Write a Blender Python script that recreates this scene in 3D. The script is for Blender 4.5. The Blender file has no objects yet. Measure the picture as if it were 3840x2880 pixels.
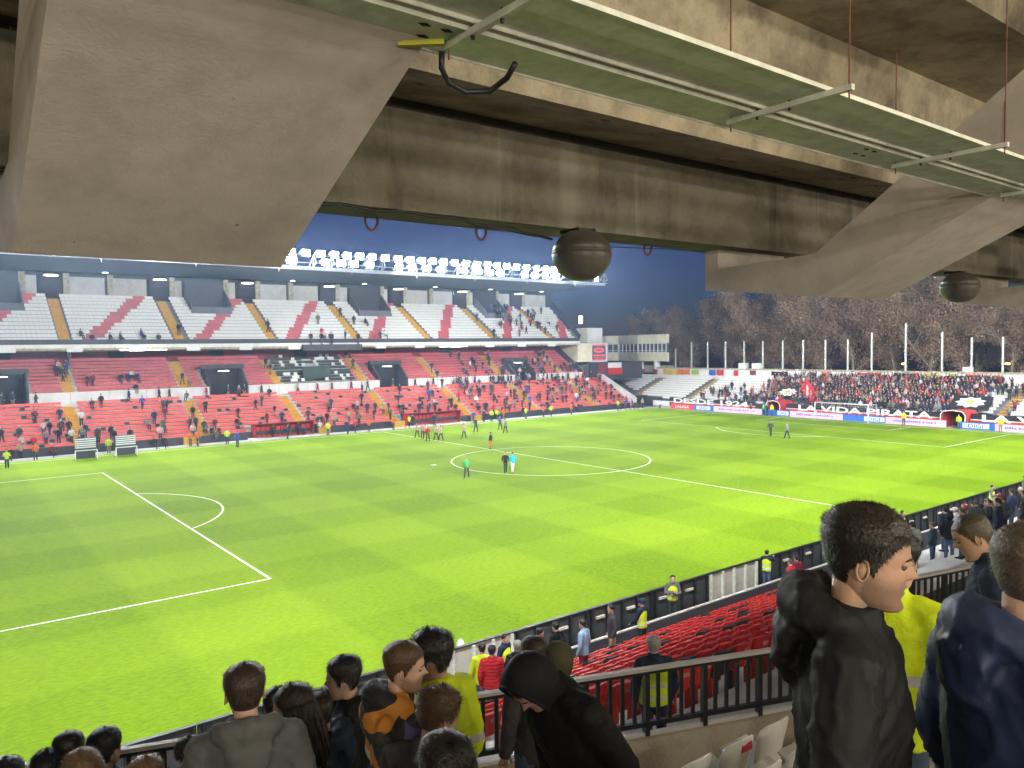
import bpy, bmesh, math, random
import numpy as np
from mathutils import Vector, Matrix, noise
random.seed(7); rng = np.random.default_rng(7)
scene = bpy.context.scene
C = scene.collection
R = math.radians

# ------------------------------------------------------------------ camera
cam_d = bpy.data.cameras.new('camera'); cam = bpy.data.objects.new('camera', cam_d); C.objects.link(cam)
cam_d.sensor_width = 36; cam_d.lens = 36 * 2902.85 / 3840; cam_d.clip_start = 0.05; cam_d.clip_end = 4000
yaw, pit, roll = 0.654204, -0.046484, -0.013327
fw = Vector((math.sin(yaw)*math.cos(pit), math.cos(yaw)*math.cos(pit), math.sin(pit)))
rt = Vector((math.cos(yaw), -math.sin(yaw), 0)); up = rt.cross(fw)
rr = rt*math.cos(roll) + up*math.sin(roll); uu = up*math.cos(roll) - rt*math.sin(roll)
M = Matrix(((rr.x, uu.x, -fw.x), (rr.y, uu.y, -fw.y), (rr.z, uu.z, -fw.z))).to_4x4()
M.translation = (-46.198, -54.5555, 10.3513)
cam.matrix_world = M
scene.camera = cam

# ------------------------------------------------------------------ world: clear sky just after dusk
w = bpy.data.worlds.new('World'); scene.world = w; w.use_nodes = True
nt = w.node_tree; bg = nt.nodes['Background']
sky = nt.nodes.new('ShaderNodeTexSky'); sky.sky_type = 'NISHITA'; sky.sun_disc = False
sky.sun_elevation = R(-2.0); sky.sun_rotation = R(20); sky.altitude = 600
sky.air_density = 1.0; sky.dust_density = 0.4; sky.ozone_density = 6.0
nt.links.new(sky.outputs[0], bg.inputs[0]); bg.inputs[1].default_value = SKY_STRENGTH = 0.34

scene.view_settings.view_transform = 'Standard'; scene.view_settings.look = 'None'
scene.view_settings.exposure = 0.0; scene.view_settings.gamma = 1.0
scene.view_settings.use_curve_mapping = False
cy = scene.cycles
cy.use_denoising = True
try: cy.denoiser = 'OPENIMAGEDENOISE'
except Exception: pass
cy.max_bounces = 6; cy.diffuse_bounces = 4; cy.glossy_bounces = 2; cy.transmission_bounces = 3; cy.volume_bounces = 0
cy.transparent_max_bounces = 6; cy.sample_clamp_indirect = 4.0; cy.sample_clamp_direct = 0
cy.use_adaptive_sampling = True; cy.adaptive_threshold = 0.03
cy.caustics_reflective = False; cy.caustics_refractive = False

# ------------------------------------------------------------------ stadium floodlight banks (both roof edges) and battens added to light the overhead concrete
def area(name, loc, target, sx, sy, power, col, spread=180):
    l = bpy.data.lights.new(name, 'AREA'); l.shape = 'RECTANGLE'; l.size = sx; l.size_y = sy
    l.energy = power; l.color = col; l.spread = R(spread)
    o = bpy.data.objects.new(name, l); C.objects.link(o); o.location = loc
    d = Vector(target) - Vector(loc); o.rotation_euler = d.to_track_quat('-Z', 'Y').to_euler()
    return o
FLOOD = 9900
for x, tx, ty, tz, kk in ((-46, -34, 0, 0, 1.3), (-28, -21, 0, 0, 1.25), (-10, 44, 10, 1, 1.05), (8, 64, 18, 3, 1.0), (26, 20, 0, 0, 1.05), (42, 31, 0, 0, 1.0)):
    area('floodlight_bank_lamp', (x, 42.6, 22.6), (tx, ty, tz), 16, 1.3, FLOOD*kk, (0.93, 0.97, 1.0))
for x, tx, ty, tz, kk in ((-50, -36, 20, 4, 1.3), (-32, -23, 20, 4, 1.3), (-14, 58, 36, 6, 1.8), (4, 12, 20, 4, 1.15), (22, 60, 26, 6, 1.5), (40, 70, 28, 7, 2.0)):
    area('floodlight_bank_lamp', (x, -44.2, 23.5), (tx, ty, tz), 16, 1.3, FLOOD*kk, (0.95, 0.98, 1.0), 150)
BATTEN_Z = (10.95, 12.9, 11.9)  # staggered heights blur the shadows of the added lamps
for i in range(9):
    area('added_batten_lamp', (-57.5+4.1*i, -60.25, BATTEN_Z[i % 3]), (-57.5+4.1*i, -50, 11.8), 1.9, 0.3, 250, (1.0, 0.88, 0.71))  # unseen lamps behind the camera, added to lift the dark overhead concrete

# ------------------------------------------------------------------ helpers
def srgb(r, g, b):
    f = lambda c: (c/255/12.92) if c <= 10 else ((c/255+0.055)/1.055)**2.4
    return (f(r), f(g), f(b))
MATS = {}
def mat(name, col, rough=0.7, var=0.12, scale=6.0, bump=0.0, bscale=40.0, metal=0.0, spec=0.4, detail=4, stretch=(1,1,1), dirt=None, dscale=1.0, damt=0.5, emit=None, estr=0, coat=0, sheen=0):
    if name in MATS: return MATS[name]
    m = bpy.data.materials.new(name); m.use_nodes = True; n = m.node_tree; L = n.links
    b = n.nodes['Principled BSDF']; b.inputs['Roughness'].default_value = rough; b.inputs['Metallic'].default_value = metal
    b.inputs['Specular IOR Level'].default_value = spec
    if coat: b.inputs['Coat Weight'].default_value = coat
    if sheen: b.inputs['Sheen Weight'].default_value = sheen
    tc = n.nodes.new('ShaderNodeTexCoord'); mp = n.nodes.new('ShaderNodeMapping'); mp.inputs['Scale'].default_value = stretch
    L.new(tc.outputs['Object'], mp.inputs[0])
    nz = n.nodes.new('ShaderNodeTexNoise'); nz.inputs['Scale'].default_value = scale; nz.inputs['Detail'].default_value = detail; nz.inputs['Roughness'].default_value = 0.65
    L.new(mp.outputs[0], nz.inputs['Vector'])
    rp = n.nodes.new('ShaderNodeValToRGB'); e = rp.color_ramp.elements
    e[0].position = 0.3; e[1].position = 0.7
    e[0].color = (*[c*(1-var) for c in col], 1); e[1].color = (*[min(1, c*(1+var)) for c in col], 1)
    L.new(nz.outputs[0], rp.inputs[0]); out = rp.outputs[0]
    if dirt:
        n2 = n.nodes.new('ShaderNodeTexNoise'); n2.inputs['Scale'].default_value = dscale; n2.inputs['Detail'].default_value = 6; n2.inputs['Roughness'].default_value = 0.7
        L.new(mp.outputs[0], n2.inputs['Vector'])
        r2 = n.nodes.new('ShaderNodeValToRGB'); r2.color_ramp.elements[0].position = 0.45; r2.color_ramp.elements[1].position = 0.68
        r2.color_ramp.elements[0].color = (0, 0, 0, 1); r2.color_ramp.elements[1].color = (damt, damt, damt, 1)
        mx = n.nodes.new('ShaderNodeMix'); mx.data_type = 'RGBA'
        L.new(n2.outputs[0], r2.inputs[0]); L.new(r2.outputs[0], mx.inputs[0]); L.new(out, mx.inputs[6]); mx.inputs[7].default_value = (*dirt, 1)
        out = mx.outputs[2]
    L.new(out, b.inputs['Base Color'])
    if bump:
        n3 = n.nodes.new('ShaderNodeTexNoise'); n3.inputs['Scale'].default_value = bscale; n3.inputs['Detail'].default_value = 5
        L.new(mp.outputs[0], n3.inputs['Vector'])
        bp = n.nodes.new('ShaderNodeBump'); bp.inputs['Strength'].default_value = bump; bp.inputs['Distance'].default_value = 0.02
        L.new(n3.outputs[0], bp.inputs['Height']); L.new(bp.outputs[0], b.inputs['Normal'])
    if emit:
        b.inputs['Emission Color'].default_value = (*emit, 1); b.inputs['Emission Strength'].default_value = estr
    MATS[name] = m
    return m
def nodes(m): return m.node_tree, m.node_tree.nodes, m.node_tree.links, m.node_tree.nodes['Principled BSDF']

class MB:
    def __init__(s): s.v = []; s.f = []; s.m = []; s.k = 0
    def add(s, vs, fs, k=None):
        o = len(s.v); s.v += [tuple(v) for v in vs]; s.f += [tuple(i+o for i in f) for f in fs]; s.m += [s.k if k is None else k]*len(fs); return s
    def box(s, x0, x1, y0, y1, z0, z1, k=None):
        vs = [(x, y, z) for z in (z0, z1) for y in (y0, y1) for x in (x0, x1)]
        return s.add(vs, [(0,2,3,1),(4,5,7,6),(0,1,5,4),(2,6,7,3),(0,4,6,2),(1,3,7,5)], k)
    def prism(s, poly, x0, x1, k=None):          # poly in (y, z), extruded along x
        n = len(poly)
        A = sum(poly[i][0]*poly[(i+1)%n][1]-poly[(i+1)%n][0]*poly[i][1] for i in range(n))
        if A < 0: poly = poly[::-1]
        vs = [(x0, y, z) for y, z in poly] + [(x1, y, z) for y, z in poly]
        fs = [tuple(range(n))[::-1], tuple(range(n, 2*n))] + [(i, (i+1)%n, (i+1)%n+n, i+n) for i in range(n)]
        return s.add(vs, fs, k)
    def prismz(s, poly, z0, z1, k=None):
        n = len(poly); vs = [(x, y, z0) for x, y in poly] + [(x, y, z1) for x, y in poly]
        return s.add(vs, [tuple(range(n))[::-1], tuple(range(n, 2*n))] + [(i, (i+1)%n, (i+1)%n+n, i+n) for i in range(n)], k)
    def bar(s, p, q, a, b=None, k=None, upv=(0,0,1)):   # rectangular bar p->q
        b = b or a; p = Vector(p); q = Vector(q); d = (q-p).normalized(); u = Vector(upv)
        if abs(d.dot(u)) > 0.95: u = Vector((1,0,0))
        x = d.cross(u).normalized()*a/2; y = x.cross(d).normalized()*b/2
        vs = [p-x-y, p+x-y, p+x+y, p-x+y, q-x-y, q+x-y, q+x+y, q-x+y]
        return s.add(vs, [(3,2,1,0),(4,5,6,7),(0,1,5,4),(1,2,6,5),(2,3,7,6),(3,0,4,7)], k)
    def tube(s, pts, rad, n=8, k=None, side=None, cap=True):    # rad: list of r or (rx, ry)
        pts = [Vector(p) for p in pts]; m = len(pts); rings = []
        ref = Vector(side) if side else None
        for i, p in enumerate(pts):
            d = (pts[min(i+1, m-1)] - pts[max(i-1, 0)])
            d = d.normalized() if d.length > 1e-9 else Vector((0,0,1))
            if ref is None:
                ref = Vector((1,0,0)) if abs(d.x) < 0.8 else Vector((0,1,0))
            x = (ref - d*ref.dot(d)); x = x.normalized() if x.length > 1e-6 else d.orthogonal().normalized()
            if not side: ref = x
            y = d.cross(x)
            r = rad[i] if isinstance(rad, (list, tuple)) else rad
            rx, ry = r if isinstance(r, (list, tuple)) else (r, r)
            rings.append([p + x*(rx*math.cos(2*math.pi*j/n)) + y*(ry*math.sin(2*math.pi*j/n)) for j in range(n)])
        vs = [v for g in rings for v in g]
        fs = [(i*n+j, i*n+(j+1)%n, (i+1)*n+(j+1)%n, (i+1)*n+j) for i in range(m-1) for j in range(n)]
        if cap: fs += [tuple(range(n))[::-1], tuple(range((m-1)*n, m*n))]
        return s.add(vs, fs, k)
    def ball(s, c, r, nu=10, nv=7, k=None):
        c = Vector(c); rx, ry, rz = r if isinstance(r, (list, tuple)) else (r, r, r)
        vs = [(c.x, c.y, c.z-rz)]
        for i in range(1, nv):
            a = -math.pi/2 + math.pi*i/nv
            vs += [(c.x+rx*math.cos(a)*math.cos(2*math.pi*j/nu), c.y+ry*math.cos(a)*math.sin(2*math.pi*j/nu), c.z+rz*math.sin(a)) for j in range(nu)]
        vs.append((c.x, c.y, c.z+rz)); t = len(vs)-1
        fs = [(0, 1+(j+1)%nu, 1+j) for j in range(nu)]
        fs += [(1+i*nu+j, 1+i*nu+(j+1)%nu, 1+(i+1)*nu+(j+1)%nu, 1+(i+1)*nu+j) for i in range(nv-2) for j in range(nu)]
        fs += [(t, 1+(nv-2)*nu+j, 1+(nv-2)*nu+(j+1)%nu) for j in range(nu)]
        return s.add(vs, fs, k)
    def mesh(s, name, mats, smooth=False):
        me = bpy.data.meshes.new(name); me.from_pydata(s.v, [], s.f)
        for m in (mats if isinstance(mats, (list, tuple)) else [mats]): me.materials.append(m)
        if any(s.m): me.polygons.foreach_set('material_index', s.m)
        if smooth: me.polygons.foreach_set('use_smooth', [True]*len(s.f))
        me.update(); return me
    def build(s, name, mats, parent=None, smooth=False, loc=None, **kw):
        return link(name, s.mesh(name, mats, smooth), parent, loc, **kw)
def tag(o, label=None, cat=None, group=None, kind=None):
    if label: o['label'] = label
    if cat: o['category'] = cat
    if group: o['group'] = group
    if kind: o['kind'] = kind
    return o
def link(name, me, parent=None, loc=None, rz=0, **kw):
    o = bpy.data.objects.new(name, me); C.objects.link(o)
    if parent is not None:
        o.parent = parent
        if loc is None: o.matrix_parent_inverse = Matrix.Translation(-Vector(parent.location)) if parent.type == 'EMPTY' and not any(parent.rotation_euler) and parent.parent is None else Matrix()
    if loc is not None: o.location = loc
    if rz: o.rotation_euler.z = rz
    return tag(o, **kw)
def thing(name, label, cat, loc=(0,0,0), group=None):
    o = bpy.data.objects.new(name, None); C.objects.link(o); o.location = loc; o.empty_display_size = 0.2
    return tag(o, label, cat, group)
def copy_tree(o, parent=None):
    c = o.copy(); C.objects.link(c)
    if parent is not None: c.parent = parent
    for ch in o.children: copy_tree(ch, c)
    return c
def evalmesh(o):
    dg = bpy.context.evaluated_depsgraph_get(); dg.update()
    return bpy.data.meshes.new_from_object(o.evaluated_get(dg), depsgraph=dg)
def remesh(mb, vox, smooth_it=6, mats=None):
    me = mb.mesh('tmp', []); o = bpy.data.objects.new('tmp', me); C.objects.link(o)
    r = o.modifiers.new('r', 'REMESH'); r.mode = 'VOXEL'; r.voxel_size = vox; r.use_smooth_shade = True
    if smooth_it:
        s = o.modifiers.new('s', 'SMOOTH'); s.factor = 0.5; s.iterations = smooth_it
    out = evalmesh(o); bpy.data.objects.remove(o); bpy.data.meshes.remove(me)
    out.materials.clear()
    for m in (mats or []): out.materials.append(m)
    out.polygons.foreach_set('use_smooth', [True]*len(out.polygons))
    return out
FONT_CACHE = {}
def text_mesh(body, size, mats, extrude=0.01, sx=1.0, offset=0.0, align='LEFT'):
    key = (body, size, sx, offset, align, extrude)
    cu = bpy.data.curves.new('text', 'FONT'); cu.body = body; cu.size = size; cu.extrude = extrude; cu.align_x = align; cu.offset = offset; cu.resolution_u = 3
    o = bpy.data.objects.new('text', cu); C.objects.link(o)
    me = evalmesh(o); bpy.data.objects.remove(o); bpy.data.curves.remove(cu)
    if sx != 1:
        for v in me.vertices: v.co.x *= sx
    me.materials.clear(); me.materials.append(mats)
    return me

# ------------------------------------------------------------------ materials of the setting
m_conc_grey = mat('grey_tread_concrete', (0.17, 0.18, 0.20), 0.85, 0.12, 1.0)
m_conc = mat('concrete', (0.45, 0.40, 0.285), 0.85, 0.22, 2.2, 0.8, 30, dirt=(0.15, 0.13, 0.10), dscale=2.3, damt=0.75)
m_conc_smooth = mat('smooth_concrete', (0.50, 0.462, 0.41), 0.8, 0.10, 1.6, 0.14, 70, dirt=(0.30, 0.275, 0.235), dscale=3.5, damt=0.45)
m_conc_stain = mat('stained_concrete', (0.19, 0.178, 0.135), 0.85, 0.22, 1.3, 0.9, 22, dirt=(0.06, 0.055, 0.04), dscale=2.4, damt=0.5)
def add_streaks(m, col, scale=(2.6, 2.6, 0.10), lo=0.60, hi=0.70):
    n_, N_, L_, B_ = nodes(m); src = B_.inputs['Base Color'].links[0].from_socket
    tc = N_.new('ShaderNodeTexCoord'); mp = N_.new('ShaderNodeMapping'); mp.inputs['Scale'].default_value = scale; L_.new(tc.outputs['Object'], mp.inputs[0])
    nz = N_.new('ShaderNodeTexNoise'); nz.inputs['Scale'].default_value = 1.0; nz.inputs['Detail'].default_value = 7; nz.inputs['Roughness'].default_value = 0.6; L_.new(mp.outputs[0], nz.inputs['Vector'])
    rp = N_.new('ShaderNodeValToRGB'); rp.color_ramp.elements[0].position = lo; rp.color_ramp.elements[0].color = (0, 0, 0, 1); rp.color_ramp.elements[1].position = hi; rp.color_ramp.elements[1].color = (0.8, 0.8, 0.8, 1); L_.new(nz.outputs[0], rp.inputs[0])
    mx = N_.new('ShaderNodeMix'); mx.data_type = 'RGBA'; mx.inputs[7].default_value = (*col, 1); L_.new(rp.outputs[0], mx.inputs[0]); L_.new(src, mx.inputs[6]); L_.new(mx.outputs[2], B_.inputs['Base Color'])
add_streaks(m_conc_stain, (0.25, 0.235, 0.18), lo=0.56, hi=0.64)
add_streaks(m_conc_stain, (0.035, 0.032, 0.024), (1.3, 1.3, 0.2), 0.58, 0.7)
m_conc_light = mat('pale_concrete', (0.52, 0.51, 0.48), 0.8, 0.1, 1.0, 0.2, 20, dirt=(0.36, 0.34, 0.31), dscale=0.8, damt=0.5)
m_white_wall = mat('white_wall', (0.72, 0.71, 0.68), 0.7, 0.05, 0.8, dirt=(0.5, 0.48, 0.44), dscale=0.7, damt=0.5)
m_cream = mat('cream_render', (0.80, 0.73, 0.54), 0.8, 0.06, 0.7, dirt=(0.48, 0.42, 0.31), dscale=0.6, damt=0.4)
m_dark = mat('dark_grey_paint', (0.045, 0.048, 0.055), 0.55, 0.15, 2.0)
m_black = mat('black_steel', (0.016, 0.016, 0.018), 0.4, 0.1, 5.0)
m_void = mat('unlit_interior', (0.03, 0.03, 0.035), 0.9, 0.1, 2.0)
m_yellow = mat('yellow_step_paint', (0.60, 0.31, 0.02), 0.6, 0.15, 3.0, dirt=(0.3, 0.2, 0.06), dscale=2, damt=0.4)
m_red_wall = mat('dark_red_wall', (0.24, 0.03, 0.035), 0.7, 0.12, 1.0)
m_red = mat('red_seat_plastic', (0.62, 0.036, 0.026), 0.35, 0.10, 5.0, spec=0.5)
m_red_far = mat('hazed_red_seat_plastic', (0.78, 0.13, 0.105), 0.4, 0.18, 0.6, spec=0.5)  # paler and pinker: haze over the far seats is put into the colour
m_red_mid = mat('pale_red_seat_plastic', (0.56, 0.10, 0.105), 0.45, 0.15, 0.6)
m_blackseat = mat('black_seat_plastic', (0.03, 0.028, 0.026), 0.4, 0.15, 5.0)
m_whiteseat = mat('white_seat_plastic', (0.74, 0.73, 0.68), 0.4, 0.06, 3.0, dirt=(0.5, 0.46, 0.38), dscale=4, damt=0.35)
m_steel = mat('galvanised_steel', (0.66, 0.69, 0.60), 0.5, 0.2, 9.0, metal=0.2, bump=0.05, bscale=60)
m_whitemetal = mat('white_painted_metal', (0.75, 0.76, 0.76), 0.45, 0.05, 2.0)
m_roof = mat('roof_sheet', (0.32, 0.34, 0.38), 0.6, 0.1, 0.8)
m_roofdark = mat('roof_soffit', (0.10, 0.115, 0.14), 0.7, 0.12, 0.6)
m_glass = mat('window_glass', (0.10, 0.12, 0.13), 0.12, 0.1, 2.0, spec=0.8)
m_lamp = mat('floodlight_glass', (1, 1, 1), 0.3, 0.0, emit=(0.96, 0.98, 1.0), estr=150)
m_downlamp = mat('lit_lamp_diffuser', (1, 1, 1), 0.3, 0.0, emit=(1.0, 0.98, 0.93), estr=5)
m_orange_lamp = mat('sodium_street_lamp', (1, 0.6, 0.2), 0.3, 0.0, emit=(1.0, 0.42, 0.05), estr=12)
for mm in (m_lamp, m_downlamp, m_orange_lamp):
    try: mm.cycles.emission_sampling = 'NONE'
    except Exception: pass

# ------------------------------------------------------------------ ground and pitch
m_ground = mat('rough_ground', (0.075, 0.07, 0.06), 0.95, 0.25, 0.15, dirt=(0.05, 0.055, 0.03), dscale=0.05)
g = MB(); g.add([(-700,-700,-0.06),(900,-700,-0.06),(900,900,-0.06),(-700,900,-0.06)], [(0,1,2,3)])
g.build('ground', m_ground, kind='structure')
m_track = mat('pale_track', (0.42, 0.41, 0.38), 0.9, 0.1, 1.0, dirt=(0.28, 0.27, 0.24), dscale=0.8)
t_ = MB(); t_.add([(-64,-37.4,-0.012),(56,-37.4,-0.012),(56,36,-0.012),(-64,36,-0.012)], [(0,1,2,3)])
t_.build('perimeter_path', m_track, kind='structure')

HL, HW = 50.34, 32.5
m_grass = bpy.data.materials.new('mown_grass'); m_grass.use_nodes = True
n_, N_, L_, B_ = nodes(m_grass)
tc = N_.new('ShaderNodeTexCoord'); sep = N_.new('ShaderNodeSeparateXYZ'); L_.new(tc.outputs['Object'], sep.inputs[0])
def math_node(op, a, b=None, nn=None):
    q = (nn or N_).new('ShaderNodeMath'); q.operation = op
    for i, v in enumerate((a, b)):
        if v is None: continue
        if isinstance(v, (int, float)): q.inputs[i].default_value = v
        else: q.id_data.links.new(v, q.inputs[i])
    return q.outputs[0]
wob = N_.new('ShaderNodeTexNoise'); wob.inputs['Scale'].default_value = 0.9; L_.new(tc.outputs['Object'], wob.inputs['Vector'])
wv = math_node('MULTIPLY', math_node('SUBTRACT', wob.outputs[0], 0.5), 0.5)
def stripes(coord, off, per):
    s_ = math_node('SINE', math_node('MULTIPLY', math_node('ADD', math_node('ADD', coord, off), wv), math.pi/per))
    return math_node('MULTIPLY', s_, 6.0)
sxs = stripes(sep.outputs[0], 39.4, 5.62); sys_ = stripes(sep.outputs[1], 27.5, 5.0)
def clampn(v):
    q = N_.new('ShaderNodeClamp'); q.inputs[1].default_value = -1; q.inputs[2].default_value = 1; L_.new(v, q.inputs[0]); return q.outputs[0]
mow = math_node('ADD', math_node('MULTIPLY', clampn(sxs), 0.24), math_node('MULTIPLY', clampn(sys_), 0.20))
n1 = N_.new('ShaderNodeTexNoise'); n1.inputs['Scale'].default_value = 0.16; n1.inputs['Detail'].default_value = 5; L_.new(tc.outputs['Object'], n1.inputs['Vector'])
mpg = N_.new('ShaderNodeMapping'); mpg.inputs['Scale'].default_value = (1.0, 2.2, 1.0); mpg.inputs['Rotation'].default_value = (0, 0, R(-22)); L_.new(tc.outputs['Object'], mpg.inputs[0])
n2 = N_.new('ShaderNodeTexNoise'); n2.inputs['Scale'].default_value = 3.4; n2.inputs['Detail'].default_value = 7; n2.inputs['Roughness'].default_value = 0.75; L_.new(mpg.outputs[0], n2.inputs['Vector'])
tot = math_node('ADD', mow, math_node('ADD', math_node('MULTIPLY', math_node('SUBTRACT', n1.outputs[0], 0.5), 1.1), math_node('MULTIPLY', math_node('SUBTRACT', n2.outputs[0], 0.5), 4.2)))
tot = math_node('ADD', math_node('MULTIPLY', tot, 0.42), 0.5)
rp = N_.new('ShaderNodeValToRGB'); e = rp.color_ramp.elements
e[0].position = 0.0; e[0].color = (0.095, 0.185, 0.001, 1); e[1].position = 1.0; e[1].color = (0.255, 0.385, 0.012, 1)
e2 = e.new(0.42); e2.color = (0.168, 0.280, 0.002, 1)
L_.new(tot, rp.inputs[0]); L_.new(rp.outputs[0], B_.inputs['Base Color']); B_.inputs['Roughness'].default_value = 0.9; B_.inputs['Specular IOR Level'].default_value = 0.15
bp = N_.new('ShaderNodeBump'); bp.inputs['Strength'].default_value = 0.55; bp.inputs['Distance'].default_value = 0.06; L_.new(n2.outputs[0], bp.inputs['Height']); L_.new(bp.outputs[0], B_.inputs['Normal'])
pb = MB(); pb.add([(-HL-2.2,-35.3,0),(HL+1.6,-35.3,0),(HL+1.6,HW+1.3,0),(-HL-2.2,HW+1.3,0)], [(0,1,2,3)])
pitch = pb.build('pitch', m_grass, kind='structure')
m_line = mat('white_line_paint', (0.78, 0.80, 0.72), 0.9, 0.10, 3.0, dirt=(0.35, 0.45, 0.18), dscale=5, damt=0.35)
LW = 0.065
def pline(x0, y0, x1, y1):
    d = Vector((x1-x0, y1-y0, 0)).normalized(); nrm = Vector((-d.y, d.x, 0))*LW
    p = Vector((x0, y0, 0.004))-d*LW; q = Vector((x1, y1, 0.004))+d*LW
    MB().add([p-nrm, q-nrm, q+nrm, p+nrm], [(0,1,2,3)]).build('pitch_line', m_line, pitch)
def parc(cx, cyy, r, a0, a1, n=48, z=0.0042):
    vs = []; 
    for i in range(n+1):
        a = a0+(a1-a0)*i/n
        vs += [(cx+(r-LW)*math.cos(a), cyy+(r-LW)*math.sin(a), z), (cx+(r+LW)*math.cos(a), cyy+(r+LW)*math.sin(a), z)]
    MB().add(vs, [(2*i, 2*i+1, 2*i+3, 2*i+2) for i in range(n)]).build('pitch_line', m_line, pitch)
for y in (-HW, HW): pline(-HL, y, HL, y)
for x in (-HL, HL): pline(x, -HW, x, HW)
pline(0, -HW, 0, HW); parc(0, 0, 9.15, 0, 2*math.pi, 96)
for s in (-1, 1):
    for d, hw in ((16.5, 20.16), (5.5, 9.16)):
        pline(s*HL, -hw, s*(HL-d), -hw); pline(s*HL, hw, s*(HL-d), hw); pline(s*(HL-d), -hw, s*(HL-d), hw)
    a = math.acos(5.5/9.15); c0 = 0 if s < 0 else math.pi
    parc(s*(HL-11), 0, 9.15, c0-a, c0+a)

# ------------------------------------------------------------------ the far grandstand
FS = thing('grandstand', 'long two-deck grandstand with red lower seats and white upper seats across the pitch', 'grandstand', (0, 45, 0))
X0 = -62.0
def lowrow(i): return 36.3+0.72*i, 0.62+0.385*i
def midrow(i): return 45.6+0.68*i, 5.55+0.40*i
def uprow(i): return 47.7+0.80*i, 11.55+0.475*i
NL, NM, NU = 11, 10, 13
AISLES = [-58.0, -45.6, -33.1, -20.4, -8.6, 4.0, 16.0, 28.6, 41.0]
MVOM = [(-41.5, -36.6), (-17.3, -12.4), (6.5, 11.2), (31.2, 35.6)]
UVOM = [(-41.0, -36.0), (-16.6, -11.3), (8.2, 13.6), (32.2, 36.8)]
DBOX = (-7.6, 3.2)
def upend(y): return 46.9+(y-47)*0.28
def terr(name, rowf, n, dep, zb, xend, gaps=(), gaprows=()):
    b = MB()
    for i in range(n):
        y, z = rowf(i); xe = xend(y) if callable(xend) else xend
        segs = [(X0, xe)]
        if i in gaprows:
            segs = []; c = X0
            for a_, b_ in gaps: segs.append((c, a_)); c = b_
            segs.append((c, xe))
        for a_, b_ in segs: b.box(a_, b_, y, y+dep-0.001, zb if callable(zb) is False else zb(y), z)
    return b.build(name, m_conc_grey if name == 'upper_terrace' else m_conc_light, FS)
terr('lower_terrace', lowrow, NL, 0.72, -0.05, 49.7)
terr('middle_terrace', midrow, NM, 0.68, 4.0, lambda y: 46.2-(y-45.6)*0.02, MVOM, range(0, 5))
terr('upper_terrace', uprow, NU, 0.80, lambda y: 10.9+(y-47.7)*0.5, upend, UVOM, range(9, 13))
b = MB(); b.box(X0, 49.7, 35.6, 35.75, 0, 0.95); b.build('front_wall', m_dark, FS)
b = MB(); b.box(X0, 49.7, 44.22, 45.6, -0.05, 4.46); b.build('walkway_slab', m_conc_light, FS)
for a_, b_ in zip([X0]+[v[1] for v in MVOM], [v[0] for v in MVOM]+[46.2]):     # white parapet panels between the vomitories
    x = a_
    while x < b_-0.2:
        xe = min(x+4.0, b_); MB().box(x+0.02, xe-0.02, 45.46, 45.58, 4.45, 6.0).build('parapet_panel', m_white_wall, FS); x = xe
# middle deck back wall, upper deck fascia and its support brackets
b = MB(); b.box(X0, 45.9, 52.5, 52.7, 5, 11.4); b.build('back_wall', m_red_wall, FS)
b = MB()
b.prism([(46.95, 11.0), (47.7, 10.85), (53.5, 13.6), (53.5, 13.2), (47.8, 10.6), (46.95, 10.75)], X0, 46.9); b.build('deck_soffit', m_conc, FS)
MB().box(X0, 46.9, 46.95, 47.1, 10.98, 11.42).build('deck_edge_beam', m_white_wall, FS)
MB().box(X0, 46.9, 47.0, 47.12, 11.424, 12.0).build('fascia_board', m_dark, FS)
for i in range(16):
    x = -58+6.55*i
    MB().box(x-0.8, x+0.8, 46.7, 46.94, 10.55, 11.0).build('support_block', m_white_wall, FS)
for x in [AISLES[i]+5.2 for i in range(len(AISLES))]:
    if x < 44: MB().box(x-2.0, x+2.0, 52.42, 52.49, 10.35, 10.9).build('window_strip', m_glass, FS)
for xw in (-50, -38.5, -26.5, -14.2, -2.4, 10.2, 22.4, 34.9):
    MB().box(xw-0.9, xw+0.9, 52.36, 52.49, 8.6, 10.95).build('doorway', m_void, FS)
# aisles of yellow steps
def aisle(x, rowf, n, dep, w_=1.15, sl=0.0, skip=()):
    b = MB()
    for i in range(n):
        if i in skip: continue
        y, z = rowf(i); rise = rowf(1)[1]-rowf(0)[1]; xx = x
        b.box(xx-w_/2, xx+w_/2, y-dep*0.42, y-0.004, z-rise-0.01, z-rise/2+0.006) if i else None
        b.box(xx-w_/2, xx+w_/2, y-0.003, y+dep, z-rise-0.01, z+0.012)
    return b.build('aisle_stair', m_yellow, FS)
for x in AISLES:
    aisle(x, lowrow, NL, 0.72); aisle(x+0.5, midrow, NM, 0.68); aisle(x+0.6, uprow, NU, 0.80)
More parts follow.
